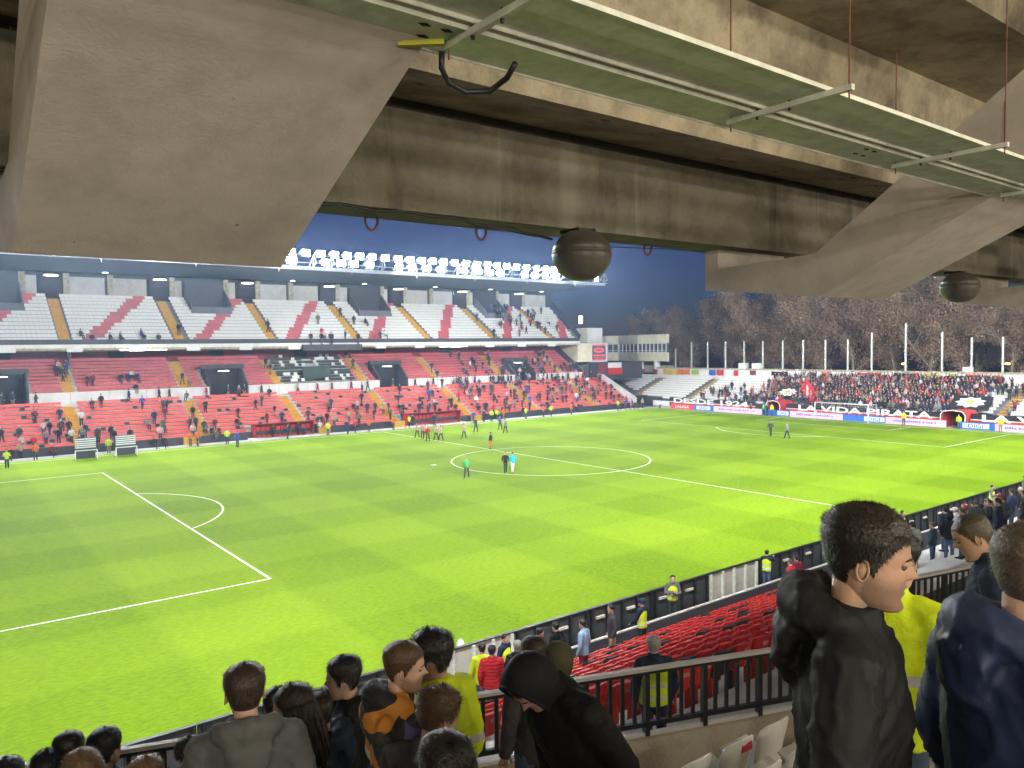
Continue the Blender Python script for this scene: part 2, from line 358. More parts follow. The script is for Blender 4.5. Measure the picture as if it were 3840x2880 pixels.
# vomitories
for a_, b_ in MVOM:
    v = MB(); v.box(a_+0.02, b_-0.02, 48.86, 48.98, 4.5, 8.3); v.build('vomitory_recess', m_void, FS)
    for x in (a_, b_-0.18):
        v = MB(); v.prism([(45.5, 4.47), (49.0, 4.47), (49.0, 8.5), (48.2, 8.45), (45.5, 6.2)], x-0.02, x+0.2); v.build('vomitory_wall', m_dark, FS)
    v = MB(); v.box(a_, b_, 48.0, 49.0, 8.3, 8.65); v.box(a_-0.3, b_+0.3, 47.9, 48.0, 8.15, 8.75); v.build('vomitory_lintel', m_dark, FS)
for a_, b_ in UVOM:
    v = MB(); v.box(a_+0.02, b_-0.02, 58.02, 58.1, 14.8, 20.3); v.build('vomitory_recess', m_dark, FS)
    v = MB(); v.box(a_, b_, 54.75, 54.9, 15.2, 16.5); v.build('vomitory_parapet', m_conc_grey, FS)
    for x in (a_-0.1, b_-0.1):
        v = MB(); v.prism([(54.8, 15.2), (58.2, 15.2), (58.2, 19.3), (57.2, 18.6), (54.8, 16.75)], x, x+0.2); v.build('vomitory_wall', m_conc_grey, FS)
# upper back wall: pale panels, pilasters, doors
yb = 58.35
for i, x in enumerate(AISLES):
    nx = AISLES[i+1] if i+1 < len(AISLES) else 50.2
    x = x+0.6; nx = min(nx+0.6, 50.2)
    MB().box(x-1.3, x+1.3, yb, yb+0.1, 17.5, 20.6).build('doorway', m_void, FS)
    inner = [u for u in UVOM if x < u[0] < nx]
    segs = [(x+1.3, nx-1.3)] if not inner else [(x+1.3, inner[0][0]), (inner[0][1], nx-1.3)]
    for s0, s1 in segs:
        if s1-s0 < 0.5: continue
        k = max(1, round((s1-s0)/4.2)); st = (s1-s0)/k
        for j in range(k):
            MB().box(s0+st*j+0.75, s0+st*(j+1)-0.28, yb+0.06, yb+0.2, 17.3, 20.2).build('wall_panel', m_conc_light if (i+j) % 3 else m_conc_smooth, FS)
            MB().box(s0+st*j, s0+st*j+0.7, yb-0.25, yb+0.3, 17.3, 20.6).build('pilaster', m_conc, FS)
MB().box(X0, 50.3, yb+0.45, yb+0.6, 16.5, 21.2).build('rear_wall', m_dark, FS)
# end walls of the decks
v = MB(); v.prism([(36.2, -0.05), (36.2, 1.7), (44.2, 5.5), (45.5, 5.5), (45.5, -0.05)], 49.7, 49.95); v.build('end_wall', m_conc_light, FS)
v = MB(); v.prism([(45.4, 4.2), (45.4, 6.1), (52.5, 10.6), (52.5, 4.2)], 46.3, 46.6); v.build('end_wall', m_dark, FS)
v = MB(); 
for (y0, z0, y1, z1) in ((47.1, 12.0, 58.3, 18.6),): v.bar((upend(y0)+0.15, y0, z0+0.1), (upend(y1)+0.15, y1, z1+0.1), 0.2, 0.9)
v.build('end_wall', m_dark, FS)
v = MB(); v.prism([(47.2, 7.7), (47.2, 11.0), (53, 11.2), (53, 7.7)], 46.7, 50.1); v.build('corner_wall', m_cream, FS)
# roof: soffit, front gutter beam, lighting gantry
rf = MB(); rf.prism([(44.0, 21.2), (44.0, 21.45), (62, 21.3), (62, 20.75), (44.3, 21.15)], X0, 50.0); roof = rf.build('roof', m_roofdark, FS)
MB().box(X0, 50.05, 43.72, 43.99, 21.05, 21.5).build('roof_edge_beam', m_roof, FS)
gt = MB()
for x in np.arange(-60, 50.1, 2.55):
    gt.bar((x, 43.86, 21.5), (x, 43.3, 23.2), 0.09); gt.bar((x, 43.86, 21.5), (x, 42.7, 21.9), 0.09); gt.bar((x, 43.3, 23.2), (x, 45.2, 21.5), 0.07); gt.bar((x, 42.7, 21.9), (x, 43.3, 23.0), 0.07)
for yy, zz in ((43.3, 23.0), (42.75, 21.9), (42.75, 21.35)): gt.bar((-60, yy, zz), (49.6, yy, zz), 0.1)
for x in np.arange(-60, 50, 10.2): gt.bar((x, 42.75, 21.9), (x, 42.75, 20.6), 0.08)
gt.build('lighting_gantry', m_roof, FS)
fl_body = MB(); fl_body.prism([(-0.12, -0.42), (0.30, -0.28), (0.36, 0.28), (-0.02, 0.42)], -0.56, 0.56)
me_flb = fl_body.mesh('housing', m_dark)
fg = MB(); fg.prism([(-0.16, -0.40), (-0.135, -0.40), (-0.035, 0.40), (-0.06, 0.40)], -0.52, 0.52)
me_flg = fg.mesh('lens', m_lamp)
br = MB(); br.box(-0.64, -0.6, -0.05, 0.4, -0.1, 0.1); br.box(0.6, 0.64, -0.05, 0.4, -0.1, 0.1); br.box(-0.64, 0.64, 0.4, 0.44, -0.06, 0.06)
me_flr = br.mesh('bracket', m_whitemetal)
def flood(x, y, z, label, rzz=0):
    f = thing('floodlight', label, 'floodlight', (x, y, z), 'floodlights along the roof edge')
    f.rotation_euler = (R(14), 0, rzz)
    hs = link('housing', me_flb, f, (0, 0, 0)); link('lens', me_flg, hs, (0, 0, 0)); link('bracket', me_flr, f, (0, 0, 0))
x = -58.0; i = 0
while x < 39:
    flood(x, 42.95, 23.2, 'lit white floodlight in the top row above the far roof edge', random.uniform(-.15, .15)); x += 1.95+0.12*math.sin(i); i += 1
x = -57.0; i = 0
while x < 48.5:
    if i % 5 not in (3,): flood(x, 42.5, 22.05, 'lit white floodlight in the bottom row below the gantry rail of the far roof', random.uniform(-.4, .4))
    x += 2.25+0.3*math.sin(i*1.7); i += 1
dl = MB(); dl.tube([(0,0,0), (0,0,-0.12)], [0.75, 0.85], 14); me_dl = dl.mesh('diffuser', m_downlamp)
dlb = MB(); dlb.tube([(0,0,0.0), (0,0,0.35)], [0.8, 0.2], 14); me_dlb = dlb.mesh('cap', m_dark)
def downlight(x, y, z, label, sc=1):
    f = thing('ceiling_lamp', label, 'lamp', (x, y, z), 'round lamps under the far stand roof'); f.scale = (sc, sc, sc)
    link('diffuser', me_dl, f, (0,0,0)); link('cap', me_dlb, f, (0,0,0))
for x in AISLES: downlight(x+0.5, 57.4, 20.25, 'round lit lamp above a doorway at the top of the far upper deck', 1.0)
for x in (-27, -2.5, 9, 21.8, 33, 44.5): downlight(x, 54.5, 20.55, 'small round lit lamp below the far roof between doorways', 0.45)
for a_, b_ in MVOM: downlight((a_+b_)/2, 47.6, 7.95, 'round lit lamp inside a vomitory of the red middle deck', 0.85)
tl = MB().box(-2.6, 2.6, -0.06, 0.06, -0.05, 0.05).mesh('diffuser', m_downlamp)
for x in (-24.5, 20.0): tag(link('tube_lamp', tl, None, (x, 46.6, 10.7)), 'long lit tube lamp hung below the white deck edge', 'lamp', 'tube lamps below the deck edge')
# directors' box in the middle deck
m_green = mat('dark_green_panel', (0.035, 0.065, 0.05), 0.6, 0.1, 1.0)
db = MB()
for i in range(0, 10, 2):
    y, z = midrow(i); db.box(DBOX[0], DBOX[1], y-0.06, y+0.02, z-0.2, z+0.55 if i in (0, 4) else z+0.18)
db.box(DBOX[0]+3.2, DBOX[1]-3.6, 46.9, 47.0, 6.2, 8.1); db.build('directors_box', m_green, FS)
cr = MB()
cr.prismz([(-0.55, 0.5), (0.55, 0.5), (0.55, -0.1), (0.3, -0.5), (0, -0.65), (-0.3, -0.5), (-0.55, -0.1)], 0, 0.05)
me_cr = cr.mesh('crest', mat('crest_cream', (0.7, 0.66, 0.45), 0.6, 0.2, 3))
o = link('crest', me_cr, FS); o.matrix_world = Matrix.Translation((-1.9, 46.87, 7.35)) @ Matrix.Rotation(R(90), 4, 'X')
pbx = MB(); pbx.box(-4.5, 4.2, 46.2, 46.9, 10.35, 11.2); pbx.bar((-4.5, 46.2, 11.6), (4.2, 46.2, 11.6), 0.06); pbx.build('commentary_platform', m_dark, FS)

# ------------------------------------------------------------------ the end stand behind the goal
ES = thing('terrace_stand', 'open single-deck end stand of white seats behind the far goal', 'grandstand', (60, 10, 0))
NE = 11
def endrow(i): return 57.0+0.86*i, 0.95+0.335*i
EY0, EY1 = -44.0, 60.0
b = MB()
for i in range(NE):
    x, z = endrow(i); y1 = 41.5+1.9*i if i > 0 else 41.5
    b.box(x, x+0.859, EY0, min(y1, EY1), -0.05, z)
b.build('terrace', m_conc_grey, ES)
MB().box(56.6, 56.75, EY0, 36.6, 0, 1.0).build('front_wall', m_dark, ES)
MB().box(56.2, 56.6, 36.4, 42.5, 0, 1.55).build('corner_wall', m_dark, ES)
MB().box(55.7, 55.9, 33.5, 37.8, 0, 0.9).build('corner_panel', m_white_wall, ES)
MB().box(66.6, 66.75, EY0, 47, 4.0, 6.05).build('back_wall', m_white_wall, ES)
MB().box(66.5, 66.95, EY0, 47, 6.05, 6.3).build('coping', m_conc, ES)
EAIS = [44.3, 31.8, 19.0, 6.5, -6.0, -16.2, -28]
def eaisle(y, sl=0):
    b = MB()
    for i in range(NE):
        x, z = endrow(i); yy = y-0.42*(5-i)*sl
        b.box(x+0.004, x+0.86, yy-0.6, yy+0.6, z-0.05, z+0.012)
        if i: b.box(x-0.012, x+0.4, yy-0.6, yy+0.6, z-0.345, z-0.16)
    b.build('aisle_stair', m_yellow, ES)
for y in EAIS: eaisle(y, 0)
for i, y in enumerate((44.92, 41.03, 37.25, 33.24, 29.26, 25.42, 21.52, 17.73, 13.77, 9.98, 6.12, 0.98, -4.17, -8.08, -11.99, -15.9, -19.8)):
    ht = {0: 9.8, 10: 12.0, 11: 13.2, 12: 11.8}.get(i, 11.0)
    p = MB(); p.box(69.9, 70.1, y-0.11, y+0.11, -0.05, ht); p.box(69.8, 70.2, y-0.2, y+0.2, 5.2, 5.5)
    p.build('net_post', m_steel, None, label='slim grey steel net post %s behind the end stand wall' % {0: 'beside the cream corner building', 10: 'slightly taller than most', 11: 'tallest of the row', 12: 'next to the tallest one'}.get(i, 'of common height'), cat='post', group='net posts behind the end stand')
for y in (27.5, 24.8): MB().box(66.9, 67.6, y-0.9, y+0.7, 6.3, 7.2).build('vent_box', m_whitemetal, None, label='white metal vent box on the end stand wall', cat='vent box', group='vent boxes on the wall')
MB().box(66.9, 67.6, -9.3, -8.2, 6.3, 6.95).build('cable_box', m_whitemetal, None, label='small white box on the end stand wall near the far-right posts', cat='box')
# cloth banners hung on the back wall and the seats
cols = {'red': (0.55, 0.03, 0.03), 'white': (0.72, 0.7, 0.68), 'black': (0.02, 0.02, 0.022), 'yellow': (0.6, 0.42, 0.05), 'orange': (0.6, 0.16, 0.03), 'green': (0.25, 0.45, 0.05), 'blue': (0.04, 0.1, 0.4), 'maroon': (0.2, 0.03, 0.04)}
def cloth(c): return mat('cloth_'+c, cols[c], 0.85, 0.2, 2.0)
for y0, y1, z0, z1, c in ((45, 41.5, 5.0, 6.0, 'yellow'), (41.4, 38.6, 5.0, 6.0, 'orange'), (38.2, 36.6, 5.05, 5.95, 'green'), (36.3, 34.4, 5.0, 6.0, 'white'), (34.2, 32.8, 5.0, 6.0, 'blue'), (32.6, 31.0, 5.0, 6.02, 'red'), (28.9, 28.0, 5.0, 6.0, 'red'), (25.6, 24.4, 5.2, 6.0, 'maroon'), (21.4, 18.6, 5.2, 5.9, 'black'), (14.6, 13.8, 4.9, 6.0, 'red'), (12.4, 11.0, 4.9, 6.0, 'orange'), (6.5, 3.0, 5.6, 6.0, 'red'), (1.0, -2.6, 5.5, 6.0, 'black'), (-3.6, -5.6, 5.6, 6.0, 'yellow'), (-6.6, -7.6, 5.3, 6.0, 'green'), (-8.8, -10.6, 5.1, 6.0, 'red'), (-11.0, -13.0, 5.6, 5.95, 'orange')):
    n = 8; b = MB(); vs = []
    for i in range(n+1):
        yy = y0+(y1-y0)*i/n; dx = 0.03*math.sin(i*2.1+y0)
        vs += [(66.52+dx, yy, z1-0.05*math.sin(math.pi*i/n)), (66.5+dx*1.6, yy, z0+0.05*math.sin(i*1.3))]
    b.add(vs, [(2*i, 2*i+2, 2*i+3, 2*i+1) for i in range(n)]); b.add([(x+0.025, y, z) for x, y, z in vs], [(2*i, 2*i+1, 2*i+3, 2*i+2) for i in range(n)])
    b.build('wall_banner', cloth(c), None, label='%s cloth banner %s hung on the end stand back wall' % (c, 'about %.1f metres wide' % abs(y1-y0)), cat='banner', group='banners on the end wall')

# ------------------------------------------------------------------ corner building, screen, tower
CB = thing('corner_building', 'cream box-like office on white columns in the stadium corner', 'building', (67, 50, 0))
plan = [(66, 43.75), (66, 51.07), (68, 58.27), (67, 60.8), (67.5, 66), (72, 66), (66.8, 43.75)]
plan = plan[::-1]
MB().prismz(plan, 7.45, 9.1).build('wall', m_cream, CB)
WB = MB().prismz([(x+0.25 if x < 66.5 or y > 50 else x-0.05, y+0.05) for x, y in plan], 9.1, 10.9).build('window_band', m_glass, CB)
MB().prismz(plan, 10.9, 12.55).build('wall', m_cream, CB)
MB().prismz([(x-0.06 if x < 70 else x, y) for x, y in plan], 12.55, 12.62).build('roof_edge', m_conc, CB)
def mull(p, q, n):
    for i in range(n+1):
        a = Vector((p[0]+0.1+(q[0]-p[0])*i/n, p[1]+(q[1]-p[1])*i/n, 9.1)); c = a.copy(); c.z = 10.9
        MB().bar(a, c, 0.14, 0.14).build('mullion', m_whitemetal, WB)
    for z in (9.16, 9.55, 10.84): MB().bar((p[0]+0.12, p[1], z), (q[0]+0.12, q[1], z), 0.1, 0.09).build('window_rail', m_whitemetal, WB)
mull((66, 43.9), (66, 51.0), 7); mull((66.1, 51.3), (68, 58.2), 5); mull((67.9, 58.4), (67.1, 60.6), 2)
for y in (51.2, 47.0): MB().tube([(67.0, y, -0.05), (67.0, y, 7.46)], 0.62, 16).build('column', m_whitemetal, CB, smooth=True); 
for y in (51.2, 47.0): MB().tube([(67.0, y, 3.0), (67.0, y, 5.9)], 0.66, 16).build('column_band', m_red_wall, CB, smooth=True)
MB().box(67.6, 68.4, 44, 65.8, 5.2, 6.6).build('parapet', m_conc, CB)
MB().box(69.2, 71, 50.5, 66, -0.05, 7.45).build('core_wall', m_dark, CB)
SCN = thing('video_screen', 'tall dark advertising screen with red oval emblem beside the cream building', 'screen', (52.2, 47.8, 9.3))
MB().box(49.95, 54.5, 47.85, 48.3, 7.6, 11.02).build('frame', m_whitemetal, SCN)
m_scr = mat('screen_dark', (0.06, 0.06, 0.08), 0.4, 0.1, 2, emit=(0.12, 0.10, 0.14), estr=0.6)
m_scr_red = mat('screen_red', (0.5, 0.1, 0.1), 0.4, 0.1, 2, emit=(0.8, 0.12, 0.11), estr=0.75)
MB().box(50.65, 54.1, 47.83, 47.845, 7.85, 10.8).build('display', m_scr, SCN)
d_ = MB(); d_.tube([(52.38, 47.825, 9.75), (52.38, 47.815, 9.75)], [(1.35, 0.5)]*2, 24, side=(1,0,0)); 
d_.build('emblem', m_scr_red, SCN)
d_ = MB(); d_.bar((51.5, 47.808, 9.62), (53.3, 47.808, 9.72), 0.012, 0.09); d_.bar((51.6, 47.808, 9.95), (53.0, 47.808, 9.86), 0.012, 0.09); d_.bar((52.9, 47.806, 9.9), (51.8, 47.806, 9.66), 0.012, 0.08); d_.build('emblem_mark', m_scr, SCN)
for z0, z1, xa, xb in ((10.55, 10.78, 50.66, 54.08), (8.65, 8.95, 50.9, 53.9), (8.42, 8.5, 51.1, 53.7), (8.2, 8.28, 51.1, 53.7), (7.87, 8.08, 50.66, 54.08)):
    MB().box(xa, xb, 47.815, 47.828, z0, z1).build('display_bar', m_scr_red, SCN)
TW = thing('stair_tower', 'pale square stair tower behind the screen at the end of the far stand', 'tower', (53.5, 51, 0))
MB().box(51.6, 55.4, 50, 53, -0.05, 13.85).build('wall', m_white_wall, TW)
MB().box(49.3, 51.6, 50.4, 53, 11, 13.7).build('side_wall', m_conc, TW)
for z in (11.3, 11.7, 12.1): MB().bar((49.9, 49.3, z), (56.0, 49.3, z), 0.05).build('rail', m_whitemetal, TW)
MB().box(49.6, 56.2, 48.3, 50, 10.95, 11.1).build('landing', m_conc, TW)
MB().box(48.5, 62, 46.2, 46.5, 4.4, 7.6).build('corner_rear_wall', m_dark, None, label='dark wall hung with flags below the video screen', cat='wall')
for x0, x1, z0, z1, c in ((50.4, 52.6, 5.4, 7.4, 'maroon'), (53.0, 56.4, 6.5, 7.45, 'white'), (53.0, 56.6, 5.3, 6.5, 'red')):
    MB().box(x0, x1, 46.08, 46.16, z0, z1).build('corner_flag_cloth', cloth(c), None, label='%s flag cloth draped below the video screen' % c, cat='flag')
lp = thing('lamp_box', 'small lit white lamp box fixed to the end of the far upper deck', 'lamp', (51.5, 52, 14.9))
MB().box(51.2, 51.9, 51.6, 51.9, 14.7, 16.1).build('lens', m_downlamp, lp); MB().box(51.15, 51.95, 51.91, 52.1, 14.6, 16.2).build('housing', m_dark, lp); MB().bar((51.5, 52.0, 13.8), (51.5, 52.0, 14.7), 0.1).build('pole', m_dark, lp)

# ------------------------------------------------------------------ trees behind the end stand
m_bark = mat('plane_tree_bark', (0.30, 0.27, 0.22), 0.9, 0.3, 1.5, 0.4, 10, dirt=(0.14, 0.12, 0.09), dscale=2)
m_leaf = bpy.data.materials.new('autumn_leaves'); m_leaf.use_nodes = True
n_, N_, L_, B_ = nodes(m_leaf)
gi = N_.new('ShaderNodeNewGeometry'); rp = N_.new('ShaderNodeValToRGB'); e = rp.color_ramp.elements
e[0].color = (0.20, 0.14, 0.09, 1); e[1].color = (0.74, 0.52, 0.34, 1); e2 = e.new(0.5); e2.color = (0.47, 0.325, 0.21, 1)
trl = N_.new('ShaderNodeBsdfTranslucent'); L_.new(rp.outputs[0], trl.inputs[0]); mxs = N_.new('ShaderNodeMixShader'); mxs.inputs[0].default_value = 0.42; L_.new(B_.outputs[0], mxs.inputs[1]); L_.new(trl.outputs[0], mxs.inputs[2]); L_.new(mxs.outputs[0], N_['Material Output'].inputs[0])
tcl = N_.new('ShaderNodeTexCoord'); nzl = N_.new('ShaderNodeTexNoise'); nzl.inputs['Scale'].default_value = 0.42; nzl.inputs['Detail'].default_value = 3; L_.new(tcl.outputs['Object'], nzl.inputs['Vector'])
mv = math_node('ADD', math_node('MULTIPLY', gi.outputs['Random Per Island'], 0.25), math_node('MULTIPLY', math_node('SUBTRACT', nzl.outputs[0], 0.3), 1.9), N_)
L_.new(mv, rp.inputs[0]); L_.new(rp.outputs[0], B_.inputs['Base Color']); B_.inputs['Roughness'].default_value = 0.8; B_.inputs['Specular IOR Level'].default_value = 0.2
B_.inputs['Subsurface Weight'].default_value = 0.0
def make_tree(seed, H):
    rs = np.random.default_rng(seed); tb = MB(); ends = []
    def limb(p, d, L, r, depth):
        pts = [p.copy()]; q = p.copy(); dd_ = d.copy()
        for i in range(4):
            dd_ = (dd_ + Vector(rs.normal(0, 0.13, 3)) + Vector((0, 0, 0.05))).normalized(); q = q+dd_*L/4; pts.append(q.copy())
            if depth <= 1 or i > 1: ends.append((q.copy(), depth))
        tb.tube(pts, [r, r*0.85, r*0.7, r*0.58, r*0.45], 6)
        if depth < 3:
            for j in range(3 if depth else 6):
                k = 1+int(rs.integers(0, 4)) if depth else int(rs.integers(2, 5)); base = pts[k]
                a = rs.uniform(0, 6.28); tilt = rs.uniform(0.45, 1.0)
                nd = (dd_*math.cos(tilt)+Vector((math.cos(a), math.sin(a), 0.25))*math.sin(tilt)).normalized()
                limb(base, nd, L*rs.uniform(0.5, 0.72), r*0.5, depth+1)
    limb(Vector((0, 0, 0)), Vector((0, 0, 1)), H*0.55, 0.38, 0)
    tb_me = tb.mesh('trunk', m_bark, True)
    lv = []; lf = []; ln = []
    pts = [e_ for e_, d_ in ends if e_.z > H*0.22]
    per = max(2, int(36000/len(pts)))
    for p in pts:
        sp = rs.uniform(0.7, 1.25)
        for _ in range(per):
            c = p+Vector(rs.normal(0, 0.70*sp, 3)); s_ = rs.uniform(0.09, 0.19)
            u = Vector(rs.normal(0, 1, 3)).normalized(); v_ = u.orthogonal().normalized()
            v_ = Matrix.Rotation(rs.uniform(0, 6.28), 3, u) @ v_
            o_ = len(lv); lv += [c-u*s_, c+v_*s_*0.7, c+u*s_, c-v_*s_*0.7]; lf.append((o_, o_+1, o_+2, o_+3))
    me = bpy.data.meshes.new('crown'); me.from_pydata([tuple(v) for v in lv], [], lf); me.materials.append(m_leaf)
    return tb_me, me
TP = [make_tree(s, 20) for s in (3, 11, 23, 41)]
tops = [(96, 82, 17.5), (92, 70, 17.0), (95, 63, 16.6), (88, 55.5, 17), (90, 47.5, 20.6), (86, 39.5, 19.6), (88, 34, 19.8), (86, 28.5, 19.2), (88, 23.5, 19.4), (85, 17, 18.6), (90, 12, 20.5), (85, 5, 21.8), (90, -1, 21), (86, -7, 17), (90, -12.5, 18), (84, -18, 19), (100, 41, 19.2), (102, 20, 20), (101, 3, 20), (98, 30, 18.6), (98, -9, 19)]
tl_ = ['farthest back beside the stair tower', 'behind the stair tower end of the cream building', 'rising above the middle of the cream building', 'short one at the free end of the cream building', 'with a tall rounded top behind the first net posts', 'with pale forked trunk just past the white vent boxes', 'directly behind the white vent boxes', 'behind the post after the vent boxes', 'behind the waved red flag', 'behind the posts left of the slightly taller post', 'beside the slightly taller net post', 'straight behind the tallest net post', 'between the tallest post and its shorter neighbour', 'low one past the tallest posts', 'beside the orange street lamps', 'last one behind the large red tunnel', 'in the rear row behind the vent boxes', 'in the rear row behind the goal', 'in the rear row beyond the tallest post', 'in the rear row behind the emblem cloths', 'in the rear row beyond the orange street lamps']
for i, (x, y, h) in enumerate(tops):
    t = thing('plane_tree', 'brown-leaved plane tree %s' % tl_[i], 'tree', (x, y, -0.05), 'plane trees behind the end stand')
    s = h/20*(1.04 if y < 30 else 0.99); t.scale = (s*1.0, s*1.0, s); t.rotation_euler.z = i*1.3
    a, c = TP[i % 4]; link('trunk', a, t, (0,0,0)); link('crown', c, t, (0,0,0))
for y, z in ((-8.6, 6.9), (6.5, 6.75), (-11.5, 6.8)):
    s_ = thing('street_lamp', 'orange glowing street lamp beyond the end stand wall', 'street lamp', (82, y, -0.05), 'orange street lamps beyond the wall')
    MB().tube([(82, y, -0.05), (82, y, z)], [0.09, 0.05], 8).build('pole', m_dark, s_); MB().bar((82, y, z), (81.2, y, z+0.15), 0.06).build('arm', m_dark, s_)
    MB().box(80.6, 81.3, y-0.22, y+0.22, z+0.05, z+0.3).build('lamp_head', m_orange_lamp, s_)

# ------------------------------------------------------------------ the near grandstand (the one the photograph is taken from)
NS = thing('grandstand', 'near concrete grandstand with raking beams under its upper deck', 'grandstand', (-40, -50, 0))
def nlow(i): return -38.0-0.75*i, 0.75+0.345*i
b = MB()
b.box(-75, 40, -38.0, -37.55, -0.05, 0.4)
for i in range(12):
    y, z = nlow(i); b.box(-75, 40, y-0.749, y, -0.05, z)
b.build('lower_terrace', m_conc_light, NS)
MB().box(-75, 40, -49.6, -47.0, -0.05, 4.85).build('walkway_slab', m_conc_light, NS)
# parapet on either side of the opening to the lower seats
for xa, xb, yy, zz in ((-75, -39.6, -46.85, 5.05), (-33.5, 40, -47.95, 5.9)):
    MB().box(xa, xb, yy-0.15, yy, 4.3, zz-0.06).build('parapet_wall', m_dark, NS)
    MB().box(xa, xb, yy-0.22, yy+0.14, zz-0.06, zz).build('parapet_coping', m_conc_smooth, NS)
# front wall with rail, pitch-side path
MB().box(-75, 40, -37.54, -37.35, -0.05, 1.32).build('front_wall', m_dark, NS)
MB().box(-75, 40, -37.50, -37.40, 1.32, 1.35).build('wall_rail', m_conc_smooth, NS)
MB().box(-75, 40, -37.33, -35.75, -0.05, 0.42).build('steward_path', m_conc, NS)
# upper rows
def fl(y, x=-60):
    k = math.floor((-49.6-y)/0.8); return 6.55+0.43*k-(0.6 if x > -42.75 else 0)
b = MB()
for k in range(-3, 9):
    y1 = -49.6-0.8*k; z = 6.55+0.43*k
    if k < 0: b.prismz([(-75, y1-0.799), (-44.2-1.9*(-k-1), y1-0.799), (-44.8-1.9*(-k), y1), (-75, y1)], 4.8, z)
    else: b.box(-75, -42.75, y1-0.799, y1, 4.8, z); b.box(-42.749, 40, y1-0.799, y1, 4.8, z-0.6)
b.box(-75, 40, -60.6, -56.801, 4.8, 9.99); b.build('upper_terrace', m_conc, NS)
# railing wall and railing: follows the slightly angled front edge
RAILS = [((-47.2, -46.66), (-40.96, -48.88)), ((-40.96, -48.88), (-38.0, -49.95)), ((-36.4, -49.06), (-32.0, -50.05))]
m_wallbeige = mat('beige_concrete', (0.40, 0.36, 0.28), 0.85, 0.12, 2.0, 0.4, 30, dirt=(0.22, 0.19, 0.14), dscale=2.2, damt=0.6)
m_railtop = mat('worn_pale_rail', (0.55, 0.53, 0.46), 0.4, 0.1, 5.0, metal=0.2)
for ri, (p, q) in enumerate(RAILS):
    p = Vector((*p, 0)); q = Vector((*q, 0)); d = (q-p); Ln = d.length; d.normalize(); nv = Vector((d.y, -d.x, 0))
    b = MB(); bb = p+nv*0.0; ee = q
    b.bar(Vector((p.x, p.y, 5.55)), Vector((q.x, q.y, 5.55)), 0.16, 1.5); b.build('kerb_wall', m_wallbeige, NS)
    RL = thing('railing', ['black bar railing behind the crowd at the front of the upper rows', 'black bar railing between white seats and the grey-haired steward', 'black bar railing below the dark parapet by the hi-vis back'][ri], 'railing', (p.x, p.y, 6.3), 'railings along the upper rows')
    MB().bar((p.x, p.y, 7.0), (q.x, q.y, 7.0), 0.06, 0.035).build('top_rail', m_railtop, RL)
    MB().bar((p.x, p.y, 6.965), (q.x, q.y, 6.965), 0.055, 0.03).build('under_rail', m_black, RL)
    MB().bar((p.x, p.y, 6.42), (q.x, q.y, 6.42), 0.045, 0.05).build('bottom_rail', m_black, RL)
    MB().bar((p.x, p.y, 6.315), (q.x, q.y, 6.315), 0.05, 0.03).build('base_strip', m_railtop, RL)
    n = int(Ln/0.135)
    for i in range(n+1):
        c = p+d*(Ln*i/n)
        if i % 5 == 0: MB().bar((c.x, c.y, 6.2), (c.x, c.y, 6.95), 0.07, 0.05, upv=d).build('post', m_black, RL)
        else: MB().bar((c.x, c.y, 6.43), (c.x, c.y, 6.95), 0.022, 0.04, upv=d).build('baluster', m_black, RL)
# pitch-side boards seen from behind, with ribs
for i in range(34):
    x0 = -70+3.2*i; x1 = x0+3.17
    tpale = i in (11, 15)
    t = thing('pitchside_board', ('grey mesh pitch-side board with pale print seen from behind' if tpale else 'black pitch-side board seen from behind with upright ribs'), 'board', (x0, -35.5, 0), 'pitch-side boards along the near touchline')
    MB().box(x0, x1, -35.42, -35.36, 0.1, 1.38).build('panel', m_conc_smooth if tpale else m_dark, t)
    MB().box(x0, x1, -35.47, -35.34, 1.38, 1.42).build('top_edge', m_black, t)
    for j in range(5):
        xx = x0+0.1+j*0.74
        MB().box(xx, xx+0.09, -35.52, -35.42, 0.0, 1.37).build('rib', m_black if not tpale else m_steel, t)
    if not tpale:
        for j in range(2): MB().box(x0+0.35+j*1.5, x0+0.75+j*1.5, -35.5, -35.425, 1.0, 1.08).build('cable_cover', m_conc_smooth, t)
# ---- overhead: raking beams, edge beam, step units, cable tray
RX = [-52.72, -45.82, -38.92, -32.02, -25.12, -18.22, -11.32]
prof = [(-48.77, 10.99), (-48.77, 11.475), (-48.95, 11.475), (-48.95, 11.22), (-50.15, 11.27), (-52.0, 12.57), (-60.0, 17.6), (-60.0, 15.43), (-50.2, 10.83)]
for x in RX:
    rk = MB().prism(prof, x, x+1.3).build('raking_beam', m_conc_smooth, NS)
    for i in range(14):                                     # shallow blow holes and chips in the beam faces
        t = random.uniform(0.05, 4.0); r_ = random.uniform(0.003, 0.008)
        if i % 2: c = (x-0.0015, -50.0-t, 11.55+t*0.52+random.uniform(-.15, .35))
        else: c = (x+random.uniform(.15, 1.15), -50.25-t, 10.83+(t+0.05)*0.4694-0.0015)
        pts_ = [(r_*random.uniform(.6, 1.2)*math.cos(a), r_*1.7*random.uniform(.6, 1.2)*math.sin(a)) for a in np.linspace(0, 5.5, 7)]
        vs = [(c[0], c[1]+p1, c[2]+p0) for p0, p1 in pts_] if i % 2 else [(c[0]+p0, c[1]+p1, c[2]-p1*0.4694) for p0, p1 in pts_]
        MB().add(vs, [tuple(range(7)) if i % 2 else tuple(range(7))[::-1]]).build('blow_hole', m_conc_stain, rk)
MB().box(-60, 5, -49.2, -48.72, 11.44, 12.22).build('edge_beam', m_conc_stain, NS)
MB().box(-60, 5, -49.16, -48.6, 12.224, 12.4).build('bearing_strip', mat('dark_gap_strip', (0.07, 0.062, 0.05), 0.95, 0.3, 6, 0.6, 20), NS)  # dark strip along the gap above the edge beam
